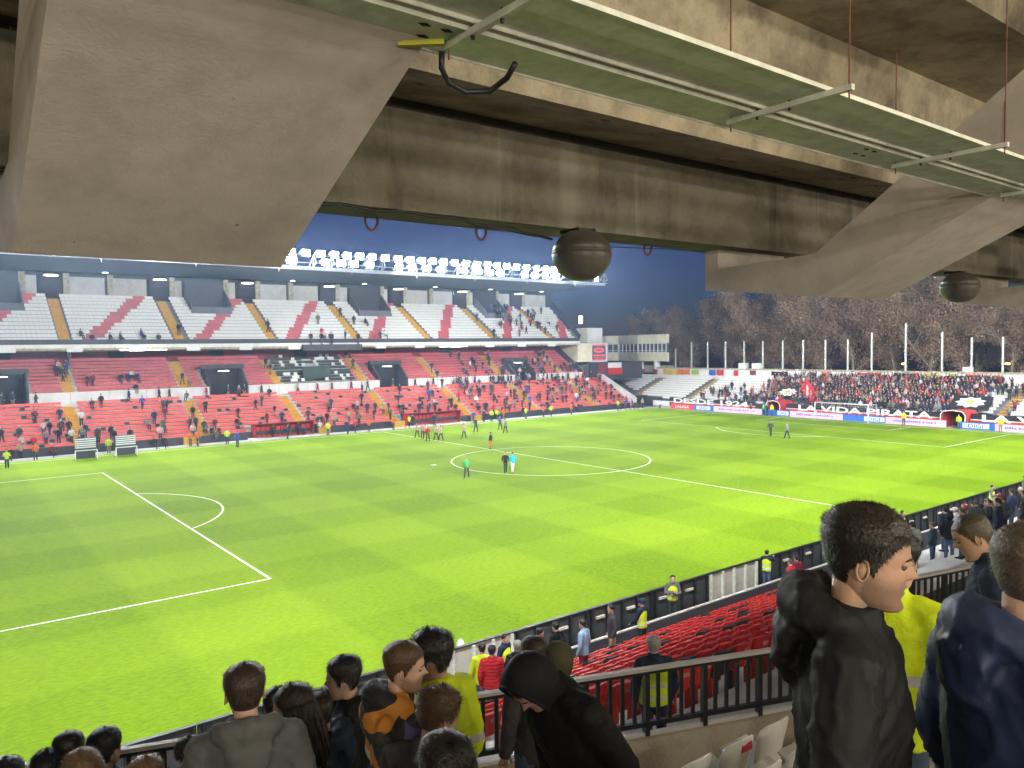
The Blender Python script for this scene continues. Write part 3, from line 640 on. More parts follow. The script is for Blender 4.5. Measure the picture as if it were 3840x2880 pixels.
steps = [((-49.0, 12.34), (-50.25, 12.12), (-50.5, 13.25)), ((-50.5, 13.25), (-51.75, 13.1), (-52.0, 14.2)), ((-52.0, 14.2), (-53.3, 14.1), (-53.5, 15.2)), ((-53.5, 15.2), (-56.5, 15.4), (-56.7, 16.6)), ((-56.7, 16.6), (-60.2, 17.0), (-60.4, 19))]
for i, (a, c, d) in enumerate(steps):
    su = MB().prism([a, c, d, (d[0]+0.35, d[1]+0.1), (c[0]+0.45, c[1]+0.5), (a[0]+0.35, a[1]+0.45)], -60, 5).build('step_unit', m_conc, NS)
    if i == 0: SU0 = su
MB().box(-60, 5, -48.9, -48.6, 12.4, 13.6).build('deck_parapet', m_conc_light, NS)
MB().box(-75, 40, -61.0, -60.6, 4, 20).build('rear_wall', m_conc, NS)
MB().box(-75, -74.7, -60.6, -50, 5, 20).build('side_wall', m_conc, NS)
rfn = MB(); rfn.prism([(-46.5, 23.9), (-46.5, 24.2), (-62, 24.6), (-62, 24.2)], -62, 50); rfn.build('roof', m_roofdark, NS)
for i, x in enumerate(np.arange(-56, 48, 4.0)):
    f = thing('floodlight', 'lit white floodlight on the near stand roof edge', 'floodlight', (x, -45.2, 24.0), 'floodlights on the near roof'); f.rotation_euler = (R(14), 0, math.pi)
    hs = link('housing', me_flb, f, (0, 0, 0)); link('lens', me_flg, hs, (0, 0, 0)); link('bracket', me_flr, f, (0, 0, 0))
for x, y, z in [(-57.5+4.1*i, -60.5, BATTEN_Z[i % 3]-0.05) for i in range(9)]:  # housings for the added lamps behind the camera
    t = thing('added_batten', 'unseen batten lamp added on the rear wall of the near stand', 'lamp', (x, y, z), 'added batten lamps of the near stand')
    MB().box(x-1.0, x+1.0, y-0.095, y+0.2, z-0.12, z+0.22).build('housing', m_whitemetal, t)
    for s in (-0.6, 0.6): MB().box(x+s-0.03, x+s+0.03, y-0.098, y-0.02, z-0.2, z-0.12).build('bracket', m_steel, t)
# loops of rebar under the beam and the cable
m_rust = mat('rusty_rebar', (0.16, 0.07, 0.05), 0.8, 0.3, 20)
for x in (-43.2, -42.1, -40.6, -39.9, -36.9, -35.4):
    pts = [(x-0.055, -48.78, 11.46), (x-0.055, -48.78, 11.39), (x-0.03, -48.78, 11.345), (x, -48.78, 11.335), (x+0.03, -48.78, 11.345), (x+0.055, -48.78, 11.39), (x+0.055, -48.78, 11.46)]
    MB().tube(pts, 0.011, 6).build('rebar_loop', m_rust, NS, True)
cb = MB(); pts = []
for i in range(40):
    x = -47+5.4*i/39; pts.append((x, -49.19+0.01*math.sin(i), 11.435-0.02*math.sin(i*0.9)**2-(0.10*max(0, (i-29)/10)**1.5)))
cb.tube(pts, 0.014, 6); cb.tube([(-41.2, -48.8, 11.35), (-39.5, -48.8, 11.42), (-33, -48.8, 11.42)], 0.004, 4)
tag(cb.build('cable', m_black, None, True), 'black cable running under the concrete edge beam to the round speaker', 'cable')
# spherical speakers
m_spk = mat('dark_speaker_plastic', (0.09, 0.085, 0.072), 0.38, 0.15, 6.0, spec=0.5)
for x, lab in ((-41.40, 'dark round ball speaker hung at mid bay below the concrete edge beam'), (-33.65, 'dark round ball speaker hung between the two right-hand raking beams')):
    y = -49.36; z = 11.185
    s_ = thing('ball_speaker', lab, 'speaker', (x, y, z), 'ball speakers under the edge beam')
    bm = MB(); prof_ = [(-0.235, 0.05), (-0.22, 0.12), (-0.17, 0.2), (-0.09, 0.252), (-0.01, 0.272), (0.012, 0.272), (0.018, 0.262), (0.03, 0.262), (0.036, 0.27), (0.1, 0.245), (0.17, 0.185), (0.205, 0.12), (0.215, 0.05)]
    bm.tube([(x, y, z+a) for a, r in prof_], [r for a, r in prof_], 28); bm.build('shell', m_spk, s_, True)
    MB().box(x-0.08, x+0.08, y-0.05, y+0.2, z+0.2, z+0.235).build('bracket', m_black, s_)
    MB().tube([(x+0.1, y, z+0.215), (x+0.17, y+0.02, z+0.235), (x+0.2, y+0.05, z+0.225)], 0.02, 6).build('cable_gland', m_black, s_)
# cable tray hung below the soffit
TR = thing('cable_tray', 'galvanised steel cable tray hung on struts under the concrete soffit', 'cable tray', (-42, -52, 11.6))
MB().box(-60, 0, -52.02, -51.74, 11.6, 11.606).build('tray_sheet', m_steel, TR)
MB().box(-60, 0, -51.745, -51.739, 11.59, 11.66).build('tray_lip', m_steel, TR)
MB().box(-60, 0, -52.03, -52.022, 11.585, 11.66).build('tray_lip', m_steel, TR)
MB().box(-60, 0, -52.26, -52.07, 11.62, 11.626).build('trunking_cover', m_steel, TR)
MB().box(-60, 0, -52.07, -52.064, 11.6, 11.68).build('trunking_side', m_steel, TR)
MB().box(-60, 0, -52.42, -52.265, 11.604, 11.61).build('trunking_cover', m_steel, TR)
MB().box(-60, 0, -52.435, -52.421, 11.60, 11.622).build('tray_lip', m_steel, TR)
for x in np.arange(-57.29, -2, 1.835):
    xx = x+0.0
    MB().box(xx-0.014, xx+0.014, -52.58, -51.86, 11.56, 11.588).build('strut', m_steel, TR)
    for yy in (-52.56, -51.88): MB().tube([(xx, yy, 11.52), (xx, yy, 12.35 if yy > -52 else 14.4)], 0.0042, 5).build('hanger_rod', m_rust, TR)
    for yy in (-52.05, -52.24): MB().box(xx-0.006, xx+0.006, yy-0.006, yy+0.006, 11.545, 11.6).build('bolt', m_black, TR)
for x in (-44.6, -41.3, -38.2):          # punched slots in the tray sheet
    for i in range(2):
        for j in range(2):
            xx = x+0.1*i+0.05*j; yy = -51.95+0.1*j
            MB().prismz([(xx-0.03, yy), (xx, yy-0.016), (xx+0.03, yy), (xx, yy+0.016)], 11.5975, 11.599).build('slot', m_void, TR)
hk = MB(); hk.tube([(-44.46, -51.85, 11.56), (-44.45, -51.83, 11.50), (-44.40, -51.80, 11.46), (-44.30, -51.78, 11.445), (-44.2, -51.82, 11.455), (-44.18, -51.92, 11.49), (-44.2, -52.0, 11.52)], 0.013, 8)
hk.build('conduit_stub', m_black, TR, True)
MB().bar((-44.62, -51.78, 11.575), (-44.48, -51.9, 11.575), 0.025, 0.02).build('earth_strip', mat('yellow_green_strip', (0.45, 0.45, 0.05), 0.6), TR)
# vertical water stains are in the material; a few holes and spalls in the soffit
for i in range(26):
    x = random.uniform(-44, -34); y = random.uniform(-50.1, -49.5); zz = 12.12+(y+50.25)*0.176
    r = random.uniform(0.015, 0.05)
    MB().prismz([(x+r*1.6*math.cos(a)*random.uniform(.6, 1.1), y+r*math.sin(a)*random.uniform(.6, 1.1)) for a in np.linspace(0, 5.4, 7)], zz-0.003, zz+0.02).build('spall', m_conc_stain, SU0)

# ------------------------------------------------------------------ seats
def seat_mb(top=0.67, hw=0.243):
    b = MB(); b.box(-hw, hw, 0.28, 0.33, 0.30, top); b.box(-hw, hw, 0.0, 0.285, 0.27, 0.325); return b
def tile(mb, places, rotz):     # places (n,3)
    V = np.array(mb.v); c, s = math.cos(rotz), math.sin(rotz)
    V = np.stack([V[:,0]*c-V[:,1]*s, V[:,0]*s+V[:,1]*c, V[:,2]], 1)
    F = np.array(mb.f); n = len(places)
    P = (V[None]+np.array(places)[:,None]).reshape(-1, 3)
    FF = (F[None]+(np.arange(n)*len(V))[:,None,None]).reshape(-1, 4)
    return P, FF
def stuff(name, parts, mats, label, cat):
    P = []; F = []; K = []; o = 0
    for pl, rz_, k, tp in parts:
        if not len(pl): continue
        a, f = tile(seat_mb(tp), pl, rz_); P.append(a); F.append(f+o); K += [k]*len(f); o += len(a)
    P = np.concatenate(P); F = np.concatenate(F); me = bpy.data.meshes.new(name)
    me.from_pydata(P.tolist(), [], F.tolist())
    for m in mats: me.materials.append(m)
    me.polygons.foreach_set('material_index', K)
    return link(name, me, None, None, label=label, cat=cat, kind='stuff')
red_f, blk_f, wht_f, red_u, red_l = [], [], [], [], []
def in_any(x, gaps, pad=0.25): return any(a-pad < x < b+pad for a, b in gaps)
def near_aisle(x, off): return any(abs(x-(a+off)) < 0.84 for a in AISLES)
xs = np.arange(-50, 49.3, 0.5)
for i in range(NL):
    y, z = lowrow(i)
    for x in xs:
        if near_aisle(x, 0) or (i < 2 and (-15.6 < x < -8 or 4.7 < x < 13.4)): continue
        (blk_f if random.random() < 0.08 else red_l).append((x, y+0.2, z))
for i in range(NM):
    y, z = midrow(i)
    for x in xs:
        if x > 45.9 or near_aisle(x, 0.5) or (i < 6 and in_any(x, MVOM)) : continue
        if DBOX[0] < x < DBOX[1]:
            if i in (0, 4, 5) or abs(x+2) < 0.8: continue
            (wht_f if random.random() < 0.22 else blk_f).append((x, y+0.2, z)); continue
        red_f.append((x, y+0.2, z))
wht_near = []
for i in range(NU):
    y, z = uprow(i)
    for x in xs:
        if x > upend(y)-0.4 or near_aisle(x, 0.6) or (i >= 8 and in_any(x, UVOM)): continue
        # red sash rising to the right in every block between two aisles
        bl = max([a for a in AISLES if a+0.6 <= x], default=AISLES[0]); u = (x-bl-0.6)
        lo = 1.6+i*0.62
        if lo < u < lo+1.9: red_u.append((x, y+0.25, z))
        elif len(wht_near) < 280 and -38 < x < -8 and i < 6: wht_near.append((x, y+0.25, z))
        else: wht_f.append((x, y+0.25, z))
end_w = []
for i in range(NE):
    xx, z = endrow(i)
    for y in np.arange(EY0, min(41+1.9*i, 59), 0.5):
        if any(abs(y-a) < 0.85 for a in EAIS): continue
        if i < 1 and -15.4 < y < -10.6: continue
        end_w.append((xx+0.25, y, z))
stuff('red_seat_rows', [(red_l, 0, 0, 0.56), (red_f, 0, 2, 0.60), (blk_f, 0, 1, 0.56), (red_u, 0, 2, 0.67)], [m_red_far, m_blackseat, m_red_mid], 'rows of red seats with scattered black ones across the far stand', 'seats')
stuff('white_seat_rows', [(wht_f, 0, 0, 0.67), (end_w, -math.pi/2, 0, 0.60)], [m_whiteseat], 'rows of white seats in the far upper deck and the end stand', 'seats')
me_ws = seat_mb().mesh('white_stadium_chair', m_whiteseat)
for p in wht_near: tag(link('white_stadium_chair', me_ws, None, p), 'white plastic seat in the front rows of the far upper deck', 'seat', 'white seats low in the far upper deck')
# near red seats, one by one: curved back with slot, tip-up pan, side brackets
def near_seat(col, down=False):
    b = MB(); n = 6; w_ = 0.215
    vs = []
    for j in range(2):                       # front and back skins of the backrest
        for r_, (z, hw, y0) in enumerate(((0.36, 0.19, 0.02), (0.5, 0.205, 0.0), (0.66, 0.215, -0.035), (0.78, 0.205, -0.06))):
            for i in range(n+1):
                t = i/n*2-1; vs.append((t*hw, y0+0.05*t*t+(-0.028 if j else 0), z))
    m_ = n+1; q = 4*m_; fs = []
    for r_ in range(3):
        for i in range(n):
            fs.append((r_*m_+i, r_*m_+i+1, (r_+1)*m_+i+1, (r_+1)*m_+i)[::-1]); fs.append((q+r_*m_+i, q+r_*m_+i+1, q+(r_+1)*m_+i+1, q+(r_+1)*m_+i))
    for i in range(n): fs.append((3*m_+i, q+3*m_+i, q+3*m_+i+1, 3*m_+i+1)); fs.append((i, i+1, q+i+1, q+i))
    for r_ in range(3): fs.append((r_*m_, (r_+1)*m_, q+(r_+1)*m_, q+r_*m_)); fs.append((r_*m_+n, q+r_*m_+n, q+(r_+1)*m_+n, (r_+1)*m_+n))
    b.add(vs, fs, 0)
    if down: b.box(-0.2, 0.2, 0.03, 0.42, 0.35, 0.40, 0)
    else: b.prism([(0.04, 0.36), (0.1, 0.36), (0.13, 0.70), (0.08, 0.70)], -0.2, 0.2, 0)
    b.box(-0.2, -0.17, -0.02, 0.12, 0.0, 0.38, 0); b.box(0.17, 0.2, -0.02, 0.12, 0.0, 0.38, 0)
    b.box(-0.07, 0.07, -0.072, -0.062, 0.62, 0.69, 1)
    return b
m_plate = mat('seat_number_plate', (0.6, 0.25, 0.22), 0.5)
me_rs = [near_seat(0).mesh('red_stadium_chair', [m_red, m_plate]), near_seat(0, True).mesh('red_stadium_chair', [m_red, m_plate]), near_seat(0).mesh('red_stadium_chair', [m_blackseat, m_plate])]
cnt = 0
for i in range(12):
    y, z = nlow(i)
    xa = -36.5-0.28*i; xb = -20.6-1.22*i
    x = -41.0
    if i >= 10: xa = -37.6; xb = -33.0
    while x < xb:
        if x > xa and cnt < 296 and abs(x+37.4+0.0*i) > 0.0:
            k = 0
            r_ = random.random()
            if r_ < 0.13: k = 2
            elif r_ < 0.19: k = 1
            o = link('red_stadium_chair', me_rs[k], None, (x, y-0.42, z), rz=random.uniform(-.03, .03))
            tag(o, 'black plastic tip-up seat among red ones in the near lower stand' if k == 2 else ('red plastic seat with its pan folded down in the near lower stand' if k == 1 else 'red plastic tip-up seat in the near lower stand'), 'seat', 'seats of the near lower stand'); cnt += 1
        x += 0.52
print('near red seats', cnt)
# a few loose timber planks between the red seats
for (x0, y, x1, z, i) in ((-31.5, -44.2, -29.6, 4.0, 0), (-33.8, -43.4, -32.2, 3.66, 1)):
    MB().bar((x0, y, z), (x1, y+0.02, z+0.02), 0.28, 0.03).build('plank', mat('pale_timber', (0.55, 0.38, 0.16), 0.7, 0.2, 8), None, label='pale timber plank lying between red seats' + (' close to the black ones' if i else ''), cat='plank', group='planks between red seats')
# foreground white seats with rounded backs
def white_shell():
    b = MB(); n = 10; rows = []
    for z, hw, y0 in ((0.0, 0.19, 0.02), (0.12, 0.205, 0.0), (0.24, 0.21, -0.03), (0.31, 0.207, -0.045), (0.355, 0.19, -0.052), (0.385, 0.155, -0.057), (0.402, 0.10, -0.06), (0.41, 0.04, -0.062)):
        rows.append([(t*hw, y0+0.06*(t*hw/0.21)**2, 0.40+z) for t in [i/n*2-1 for i in range(n+1)]])
    m_ = n+1; vs = [v for r_ in rows for v in r_]; k = len(vs); vs += [(x, y-0.016, z) for x, y, z in vs]; fs = []
    for r_ in range(len(rows)-1):
        for i in range(n):
            fs.append((r_*m_+i+1, r_*m_+i, (r_+1)*m_+i, (r_+1)*m_+i+1)); fs.append((k+r_*m_+i, k+r_*m_+i+1, k+(r_+1)*m_+i+1, k+(r_+1)*m_+i))
        fs.append((r_*m_, k+r_*m_, k+(r_+1)*m_, (r_+1)*m_)); fs.append((r_*m_+n, (r_+1)*m_+n, k+(r_+1)*m_+n, k+r_*m_+n))
    t = len(rows)-1
    for i in range(n): fs.append((t*m_+i, k+t*m_+i, k+t*m_+i+1, t*m_+i+1))
    b.add(vs, fs); return b
me_wb = white_shell().mesh('backrest', m_whiteseat, True)
pn = MB(); pn.prism([(0.03, 0.39), (0.12, 0.375), (0.36, 0.385), (0.42, 0.42), (0.415, 0.44), (0.36, 0.41), (0.12, 0.40), (0.03, 0.42)], -0.2, 0.2); me_wp = pn.mesh('seat_pan', m_whiteseat)
lg = MB(); lg.box(-0.03, 0.03, 0.1, 0.2, 0.0, 0.385); me_wl = lg.mesh('pedestal', m_steel)
m_tagred = mat('red_number_tag', (0.5, 0.03, 0.05), 0.5, 0.3, 40)
k = 0
for (x, y, lab) in ((-42.05, -50.75, 'white seat beside the hooded man by the beige wall'), (-41.55, -50.75, 'white seat second from the hooded man'), (-41.05, -50.78, 'white seat with red number tag in front of the beige wall'), (-42.4, -51.6, 'white seat at the hooded man\'s elbow'), (-41.9, -51.6, 'white seat one row up from the red-tagged seat'), (-41.4, -51.6, 'white seat close to the black-coated man'), (-40.9, -51.6, 'white seat hidden by the black coat'), (-40.55, -50.78, 'white seat just past the red-tagged seat')):
    s_ = thing('white_chair', lab, 'seat', (x, y, fl(y, x)), 'white seats in the upper rows')
    link('backrest', me_wb, s_, (0,0,0)); link('seat_pan', me_wp, s_, (0,0,0)); link('pedestal', me_wl, s_, (0,0,0))
    if 'red number tag' in lab:
        MB().box(-0.03, 0.10, -0.068, -0.062, 0.70, 0.765).build('number_tag', m_tagred, s_, loc=(0,0,0))

# ------------------------------------------------------------------ goal
GL = thing('goal', 'white football goal with net at the far end of the pitch', 'goal', (HL, 0, 0))
for s in (-1, 1): MB().tube([(HL, s*3.72, 0), (HL, s*3.72, 2.44)], 0.06, 10).build('goalpost', m_whitemetal, GL, True)
MB().tube([(HL, -3.78, 2.44), (HL, 3.78, 2.44)], 0.06, 10).build('crossbar', m_whitemetal, GL, True)
nb = MB()
for s in (-1, 1):
    nb.tube([(HL, s*3.72, 2.42), (HL+1.9, s*3.85, 2.42), (HL+2.0, s*3.85, 0)], 0.025, 6)
nb.build('net_stay', m_whitemetal, GL)
m_net = mat('white_net', (0.7, 0.7, 0.7), 0.8, 0)
nb = MB()
for y in np.arange(-3.72, 3.73, 0.31): nb.bar((HL+0.02, y, 2.42), (HL+1.9, y, 2.40), 0.006); nb.bar((HL+1.9, y, 2.4), (HL+2.0, y, 0), 0.006)
for z in np.arange(0.15, 2.45, 0.3):
    nb.bar((HL+2.0-0.04*z, -3.72, z), (HL+2.0-0.04*z, 3.72, z), 0.006)
    for s in (-1, 1): nb.bar((HL, s*3.72, z), (HL+2.0-0.04*z, s*3.8, z), 0.006)
nb.build('net', m_net, GL, kind='stuff')
# training goals / racks near the far touchline
for i, (x, y) in enumerate(((-33.5, 30.3), (-29.9, 30.4))):
    t = thing('portable_goal', 'small white portable goal topped with stacked white slats, %s' % ('nearer the corner' if i == 0 else 'nearer the halfway line'), 'goal', (x, y, 0), 'portable goals by the far touchline')
    for s in (-0.95, 0.95):
        MB().bar((x+s, y, 0), (x+s, y, 0.98), 0.09).build('post', m_whitemetal, t); MB().bar((x+s, y, 0.05), (x+s, y+0.8, 0.05), 0.09).build('base_bar', m_red_wall, t)
    MB().bar((x-0.95, y, 0.95), (x+0.95, y, 0.95), 0.09).build('crossbar', m_whitemetal, t); MB().bar((x-0.95, y+0.8, 0.1), (x+0.95, y+0.8, 0.1), 0.07).build('base_bar', m_whitemetal, t)
    MB().bar((x-0.9, y+0.45, 0.5), (x+0.9, y+0.45, 0.5), 0.05, 0.4).build('board', m_whitemetal if i == 0 else mat('orange_cloth', (0.6, 0.2, 0.05), 0.8), t)
    for j in range(5): MB().box(x-0.9, x+0.9, y+0.3, y+0.4, 1.15+0.2*j, 1.27+0.2*j).build('slat', m_whitemetal, t)
    MB().box(x-0.85, x+0.85, y+0.4, y+0.46, 0.1, 2.15).build('backboard', m_dark, t)

# ------------------------------------------------------------------ pitch-side advertising
m_pinkb = mat('pink_led_face', (0.28, 0.20, 0.26), 0.4, 0.05, 1, emit=(0.90, 0.66, 0.82), estr=0.8)
n_, N_, L_, B_ = nodes(m_pinkb)
m_blueb = mat('blue_led_face', (0.01, 0.05, 0.25), 0.4, 0.05, 1, emit=(0.02, 0.22, 0.78), estr=0.7)
m_redb = mat('red_led_face', (0.3, 0.02, 0.03), 0.4, 0.05, 1, emit=(0.85, 0.10, 0.11), estr=0.7)
m_ledwhite = mat('led_white_lettering', (0.4, 0.4, 0.43), 0.4, 0.0, emit=(0.85, 0.87, 0.95), estr=0.8)
m_ledpink = mat('led_pink_lettering', (0.8, 0.5, 0.5), 0.4, 0.0, emit=(0.95, 0.45, 0.45), estr=0.8)
m_purple = mat('led_purple_lettering', (0.12, 0.08, 0.2), 0.4, 0.0, emit=(0.42, 0.30, 0.62), estr=0.6)
AX = 52.5
def place_text(name, body, size, m, y_c, z, parent, x=None, sx=1.0, off=0.0):
    me = text_mesh(body, size, m, 0.008, sx, off, 'CENTER')
    o = link(name, me, parent, (0,0,0)); x = AX-0.075 if x is None else x
    o.matrix_parent_inverse = Matrix.Translation(-Vector(parent.location)) if parent.type == 'EMPTY' else Matrix()
    o.matrix_basis = Matrix.Translation((x, y_c, z)) @ Matrix(((0, 0, -1, 0), (-1, 0, 0, 0), (0, 1, 0, 0), (0, 0, 0, 1)))
    return o
ADS = [(30.9, 26.25, 'red', 'LALIGA'), (26.2, 22.3, 'blue', 'DIGI'), (22.25, 13.6, 'pink', ''), (13.4, 11.2, 'blue', ''), (11.1, 8.9, 'blue', 'DIGI'), (8.85, 0.93, 'pink', ''), (0.88, -4.88, 'blue', 'DIGI'), (-4.93, -12.3, 'pink', ''), (-13.65, -17.65, 'blue', 'DIGI'), (-17.7, -26, 'pink', '')]
for i, (y0, y1, c, txt) in enumerate(ADS):
    lab = {0: 'red lit advertising board reading LALIGA near the corner', 1: 'blue lit DIGI advertising board next to the red one', 2: 'long pink lit advertising board between the corner and the first tunnel', 3: 'short plain blue board beside the small red tunnel', 4: 'short blue lit DIGI board just past the small red tunnel', 5: 'long pink lit advertising board behind the goal\'s near post side', 6: 'blue lit DIGI advertising board right behind the goal', 7: 'long pink lit advertising board between goal and large red tunnel', 8: 'blue lit DIGI advertising board just past the large red tunnel', 9: 'pink lit advertising board past the last blue board'}[i]
    if i == 5: lab = 'long pink lit advertising board with a goalpost in front of its end'
    t = thing('advertising_board', lab, 'advertising board', (AX, (y0+y1)/2, 0), 'lit boards behind the goal line')
    MB().box(AX-0.06, AX+0.1, y1, y0, 0.02, 0.84).build('face', {'red': m_redb, 'blue': m_blueb, 'pink': m_pinkb}[c], t)
    MB().box(AX+0.1, AX+0.45, y1+0.3, y1+0.4, 0, 0.7).build('stand', m_dark, t); MB().box(AX+0.1, AX+0.45, y0-0.4, y0-0.3, 0, 0.7).build('stand', m_dark, t)
    if txt == 'DIGI':
        yc = (y0+y1)/2 if i not in (6,) else y1+1.45
        w2 = min(1.35, abs(y0-y1)*0.4)
        if i == 8: w2 = 1.45
        MB().box(AX-0.069, AX-0.061, yc-w2, yc+w2, 0.16, 0.72).build('logo_plate', m_ledwhite, t)
        place_text('lettering', 'DIGI', 0.62, m_blueb, yc, 0.22, t, sx=1.35*w2/1.35, off=0.012)
    elif txt: place_text('lettering', txt, 0.58, m_ledpink, (y0+y1)/2, 0.22, t, sx=1.5, off=0.01)
    elif c == 'pink':
        st = MB(); y = y0-1.0; rs = random.Random(i)
        while y > y1+1.2:
            L = rs.uniform(0.12, 0.3)
            st.box(AX-0.069, AX-0.061, y-L, y, 0.33, 0.33+rs.uniform(0.16, 0.27)); y -= L+rs.choice((0.05, 0.05, 0.06, 0.22))
        st.build('lettering', m_purple, t)
# supporters' banner
BN = [(32.2, 15.4, 'DESDE 1924', 24.0, 2.55), (10.2, -11.3, 'LA VIDA PIRATA', -0.9, 2.3), (-14.6, -36, 'LA VIDA PIRATA', -25.6, 2.45)]
for i, (y0, y1, txt, yc, sx) in enumerate(BN):
    t = thing('supporters_banner', 'black banner lettered %s with red stripe' % (('DESDE 1924', 'LA VIDA PIRATA', 'starting LA past the tunnel')[i]), 'banner', (53.6, (y0+y1)/2, 0.8))
    n = 40; vs = []
    for j in range(n+1):
        yy = y0+(y1-y0)*j/n; dx = 0.02*math.sin(j*1.7)
        vs += [(53.6+dx, yy, 1.78+0.05*math.sin(j*0.8)), (53.58+dx, yy, 0.3)]
    b = MB(); b.add(vs, [(2*j, 2*j+2, 2*j+3, 2*j+1) for j in range(n)]); b.add([(x+0.05, y, z) for x, y, z in vs], [(2*j, 2*j+1, 2*j+3, 2*j+2) for j in range(n)]); b.build('cloth', cloth('black'), t)
    MB().box(53.52, 53.545, y1, y0, 0.8, 1.02).build('red_stripe', cloth('red'), t); MB().box(53.52, 53.545, y1, y0, 1.024, 1.12).build('white_stripe', cloth('white'), t)
    place_text('lettering', txt, 1.1, mat('banner_white_paint', (0.75, 0.74, 0.7), 0.8, 0.05), yc, 0.93, t, x=53.49, sx=sx, off=0.03)
# player tunnels
for y0, y1, d_, big in ((10.9, 13.2, 3.6, 0), (-14.4, -11.6, 3.8, 1)):
    t = thing('player_tunnel', 'large red arched canvas tunnel mouth at the end stand' if big else 'small red canvas tunnel mouth next to the corner boards', 'tunnel', (53, (y0+y1)/2, 0))
    ym = (y0+y1)/2; h = 2.05; arch = [(y0, 0), (y0, h*0.78), (y0+0.35, h*0.97), (ym, h*1.04), (y1-0.35, h*0.97), (y1, h*0.78), (y1, 0)]
    xs0 = 53.0 if not big else 52.6; vs = [(x, y, z) for x in (xs0, xs0+d_) for y, z in arch]; n = len(arch)
    b = MB(); b.add(vs, [(i, i+1, n+i+1, n+i) for i in range(n-1)])
    ins = [(x+0.02, ym+(y-ym)*0.96, z*0.97) for x, y, z in vs]; b.add(ins, [(n+i, n+i+1, i+1, i) for i in range(n-1)])
    b.build('canvas', mat('red_canvas', (0.55, 0.045, 0.045), 0.6, 0.12, 2.0), t)
    MB().tube([(xs0, y, z) for y, z in arch], 0.06, 6).build('rim', m_whitemetal, t, True)
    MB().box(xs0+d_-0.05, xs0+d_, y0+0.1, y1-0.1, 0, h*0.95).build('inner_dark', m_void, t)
# supporters' painted cloths laid over the crowd
def crowd_cloth(x, y, z, w_, h_, label, shape=1):
    t = thing('fan_banner', label, 'banner', (x, y, z))
    n = 6; vs = []
    for i in range(n+1):
        for j in range(n+1):
            a = (i/n-.5)*w_; c = (j/n-.5)*h_; vs.append((x+c*0.75+0.05*math.sin(i+j), y-a, z+c*0.62+0.06*math.sin(i*1.7+j)))
    fs = [(i*(n+1)+j, i*(n+1)+j+1, (i+1)*(n+1)+j+1, (i+1)*(n+1)+j) for i in range(n) for j in range(n)]
    MB().add(vs, fs).build('cloth', cloth('black'), t)
    pt = []
    for k in range(18):
        a = 2*math.pi*k/18; r_ = 0.40 if k % 2 else 0.30
        pt.append((x-0.06+math.sin(a)*r_*h_*0.75, y-math.cos(a)*r_*w_, z+0.10+math.sin(a)*r_*h_*0.62))
    b = MB(); c0 = (x-0.06, y, z+0.12); b.add(pt+[c0], [(k, (k+1) % 18, 18) for k in range(18)]); b.build('white_figure', cloth('white'), t)
    b = MB(); b.add([(px*0.3+c0[0]*0.7-0.05, py*0.3+c0[1]*0.7, pz*0.3+c0[2]*0.7+0.06) for px, py, pz in pt]+[(c0[0]-0.06, c0[1], c0[2]+0.06)], [(k, (k+1) % 18, 18) for k in range(18)]); b.build('centre_patch', cloth('yellow'), t)
crowd_cloth(57.6, -13.0, 2.75, 4.6, 2.6, 'black cloth with white painted emblem in the crowd above the large tunnel')
crowd_cloth(58.4, 13.0, 3.0, 4.0, 2.4, 'black cloth with white painted emblem in the crowd above the small tunnel')
fgp = thing('waved_flag', 'red and white flag waved by the crowd behind the goal', 'flag', (57.5, 9.6, 2))
vs = []; n = 8
for i in range(n+1):
    for j in range(5): vs.append((57.4+0.15*math.sin(i*0.9+j), 10.4-1.7*i/n-0.25*j, 4.3-1.7*i/n*1.2+0.45*j*(1-0.3*i/n)-0.6))
MB().add(vs, [(i*5+j, i*5+j+1, (i+1)*5+j+1, (i+1)*5+j) for i in range(n) for j in range(4)]).build('cloth', cloth('red'), fgp)
MB().add([(x-0.03, y*0.55+9.1*0.45, z*0.55+3.3*0.45) for x, y, z in vs], [(i*5+j, i*5+j+1, (i+1)*5+j+1, (i+1)*5+j) for i in range(n) for j in range(4)]).build('white_patch', cloth('white'), fgp)
MB().tube([(57.5, 10.5, 1.6), (57.45, 10.45, 4.4)], 0.02, 6).build('pole', m_whitemetal, fgp)

# ------------------------------------------------------------------ dugouts and pitch-side clutter at the far touchline
for i, (x0, x1) in enumerate(((-15.4, -8.3), (4.9, 13.2))):
    t = thing('dugout', 'low red team dugout with seats and dark roof, %s the halfway line' % ('away side of' if i == 0 else 'crest side of'), 'dugout', ((x0+x1)/2, 35, 0))
    t['label'] = 'low red team dugout with thin dark roof %s' % ('beside the portable goals' if i == 0 else 'behind the group of striped players')
    MB().prism([(34.4, 1.9), (36.6, 1.75), (36.6, 1.68), (34.4, 1.82)], x0-0.2, x1+0.2).build('roof', m_red_wall, t)
    MB().box(x0, x1, 36.0, 36.1, 0, 1.7).build('back_panel', mat('red_panel', (0.5, 0.03, 0.03), 0.5), t)
    for x in (x0, x1): MB().prism([(34.9, 0), (36.1, 0), (36.1, 1.7), (34.6, 1.85)], x-0.03, x+0.03).build('side_panel', MATS['red_panel'], t)
    n = int((x1-x0)/0.62)
    for j in range(n):
        xx = x0+0.35+j*0.62
        MB().box(xx, xx+0.52, 35.3, 35.75, 0.25, 0.5).box(xx, xx+0.52, 35.7, 35.85, 0.45, 1.45).build('seat', MATS['red_panel'], t)
    MB().box(x0-0.6, x1+0.6, 34.2, 36.0, 0, 0.24).build('plinth', m_white_wall, t)
m_yb = mat('amber_box', (0.6, 0.33, 0.03), 0.5)
